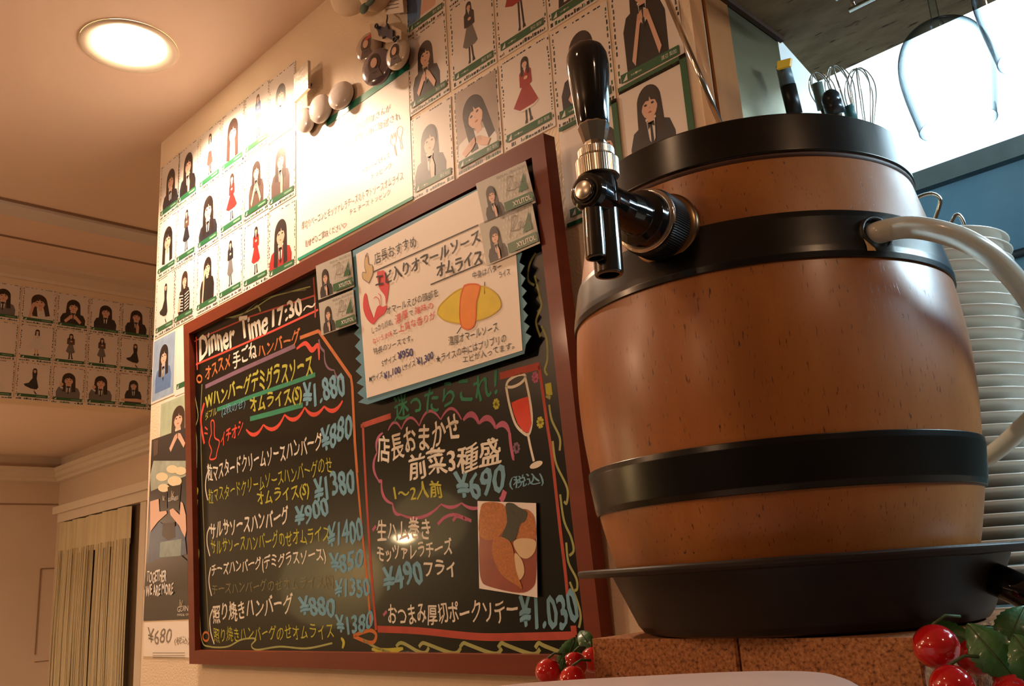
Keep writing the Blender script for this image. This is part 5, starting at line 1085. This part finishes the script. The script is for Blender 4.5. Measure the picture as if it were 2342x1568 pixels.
# utensil crock behind the barrel
crx, cry = -.372, .955
shf = MB(); shf.box((-.424, .905, Z(.318)), (-.31, 1.02, Z(.330)), STEEL); so = shf.solo('steel_ledge', (-.424, .96, Z(.32))); tag(so, 'small steel ledge hidden behind the barrel, carrying the utensil crock', 'shelf')
ck = MB(); ck.lathe([(.040, .3302), (.046, .334), (.048, .42), (.047, .42), (.044, .340), (.001, .338)], (crx, cry, H0), STEEL, 40, cap=(True, False)); co_ = ck.solo('utensil_crock', (crx, cry, Z(.33))); tag(co_, 'steel utensil crock behind the barrel rim', 'crock')
def whisk(px, pyt, pyb, wpx, t, lab):
    T = at(px, pyt, t); Bm = at(px+(pyb-pyt)*.16, pyb, t); r = wpx*t/F/2; base = Vector((crx+random.uniform(-.02, .02), cry+random.uniform(-.01, .02), Z(.345)))
    o = thing('whisk', lab, 'whisk', base, 'balloon whisks in the crock'); ax = (T-base).normalized(); up = T
    e1 = ax.orthogonal().normalized(); e2 = ax.cross(e1); wl = MB(); Ln = (T-Bm).length*1.6
    for k in range(4):
        a = k*math.pi/4+.3; s = e1*math.cos(a)+e2*math.sin(a)
        P = [T-ax*Ln+s*.003, T-ax*Ln*.6+s*r*.75, T-ax*Ln*.28+s*r, T-ax*Ln*.06+s*r*.6, T, T-ax*Ln*.06-s*r*.6, T-ax*Ln*.28-s*r, T-ax*Ln*.6-s*r*.75, T-ax*Ln-s*.003]
        wl.tube(catmull(P, 5), .00075, CHROME, 6)
    wl.build('wire_loops', o); h = MB(); h.tube([T-ax*Ln*.95, base], .005, STEEL, 10); h.build('handle', o)
whisk(1862, 168, 260, 52, 1.05, 'small whisk nearest the steel wall, loops crossing'); whisk(1905, 152, 262, 60, 1.05, 'whisk in the middle of the crock'); whisk(1960, 158, 275, 66, 1.04, 'whisk farthest right in the crock, pale against the glare')
def bar_ut(px, t, r, lab, name, m, cat, tipm=None):
    P = [at(x, y, t) for x, y in px]; base = Vector((crx+(P[0].x-crx)*.3, cry, Z(.345))); o = thing(name, lab, cat, base)
    mb = MB(); mb.tube([P[0], P[1]], r, m, 14); mb.build('handle', o); s = MB(); s.tube([P[1]+(P[0]-P[1])*.02, base], r*.5, STEEL, 8); s.build('shaft', o)
    return o, P
o, P = bar_ut([(1802, 196), (1818, 262)], 1.0, .0085, 'black handled spatula close to the steel wall', 'spatula', BLKRUB, 'spatula')
hb = MB(); hb.tube([at(1790, 148, 1.0), at(1801, 195, 1.0)], [.0075, .0085], mat('blue_grey_plastic', (.12, .18, .22), .4, var=.2), 12); hb.build('grey_sleeve', o)
yb_ = MB(); yb_.obox(at(1778, 140, .99), at(1808, 132, .99)-at(1778, 140, .99), at(1776, 150, .99)-at(1778, 132, .99), (0, .004, 0), mat('yellow_band', (.85, .42, .02), .4, var=.05)); yb_.build('yellow_band', o)
o4, P4 = bar_ut([(1901, 228), (1912, 262)], 1.0, .0105, 'dark rounded spoon handle in the crock between the whisks', 'serving_spoon', mat('dark_spoon', (.05, .055, .06), .25, .5, var=.1), 'spoon')
kb = MB(); kb.ball(P4[0], .0107, bpy.data.materials['dark_spoon'], 20, 12, (1, 1, 1.1)); kb.build('rounded_end', o4)
o2, P = bar_ut([(1868, 190), (1882, 250)], 1.02, .006, 'grey-green flat turner in the crock behind the whisks', 'turner', mat('sage_plastic', (.16, .22, .19), .5, var=.1), 'turner')
o3, P = bar_ut([(1938, 242), (1950, 275)], 1.02, .006, 'teal handled tool at the right of the crock', 'peeler', mat('teal_plastic', (.06, .16, .16), .5, var=.1), 'tool')

# slanting chrome rod in front of the wall end
rd = MB(); A = onY(1522, -12, D-.020); Bq = onY(1648, 285, D-.010); rd.tube([A, Bq], .0030, CHROME, 12); ro = rd.solo('chrome_rod', Bq); tag(ro, 'slanting slim chrome rod in front of the photo cards beside the wooden post', 'rod')

# room beyond the camera: pendant seen mirrored in the board
gp0 = on_plane(914, 1212, BL, BN); vi = (gp0-CAM).normalized(); vr = vi-BN*2*vi.dot(BN); lp_ = gp0+vr*2.6
PG = mat('pendant_glow', (1, .85, .6), .5, emit=(1, .72, .38), estr=320)
pd = thing('pendant_lamp', 'warm pendant lamp behind the viewer, mirrored in the board', 'lamp', lp_)
m_ = MB(); m_.ball(lp_, .050, PG, 20, 12); m_.build('bulb', pd)
m_ = MB(); m_.lathe([(.03, .06), (.06, .05), (.12, -.02), (.118, -.02), (.058, .045), (.028, .056)], lp_, mat('pendant_shade', (.5, .35, .2), .5, var=.1), 32, cap=(False, False)); m_.build('shade', pd)
m_ = MB(); m_.tube([lp_+Vector((0, 0, .05)), Vector((lp_.x, lp_.y, CEIL+.1))], .003, BLKRUB, 6); m_.build('cord', pd)

for (px_, py_, dd_, rr_) in ((975, 1195, 3.4, .19), (752, 1330, 2.9, .23)):  # unseen glowing balls added for the warm haze mirrored in the board
    g_0 = on_plane(px_, py_, BL, BN); vi = (g_0-CAM).normalized(); vr = vi-BN*2*vi.dot(BN); lp2 = g_0+vr*dd_
    pl_ = thing('haze_glow_ball', 'added warm glow ball behind the viewer, mirrored as haze in the %s of the board' % ('right' if px_ > 900 else 'left'), 'glow ball', lp2)
    m_ = MB(); m_.ball(lp2, rr_, mat('haze_glow', (.9, .75, .45), .8, emit=(1.0, .72, .30), estr=2.6), 28, 16, (1, 1, .85)); m_.build('shade', pl_)
    m_ = MB(); m_.tube([lp2+Vector((0, 0, rr_*.8)), Vector((lp2.x, lp2.y, CEIL+.1))], .003, BLKRUB, 6); m_.build('cord', pl_)
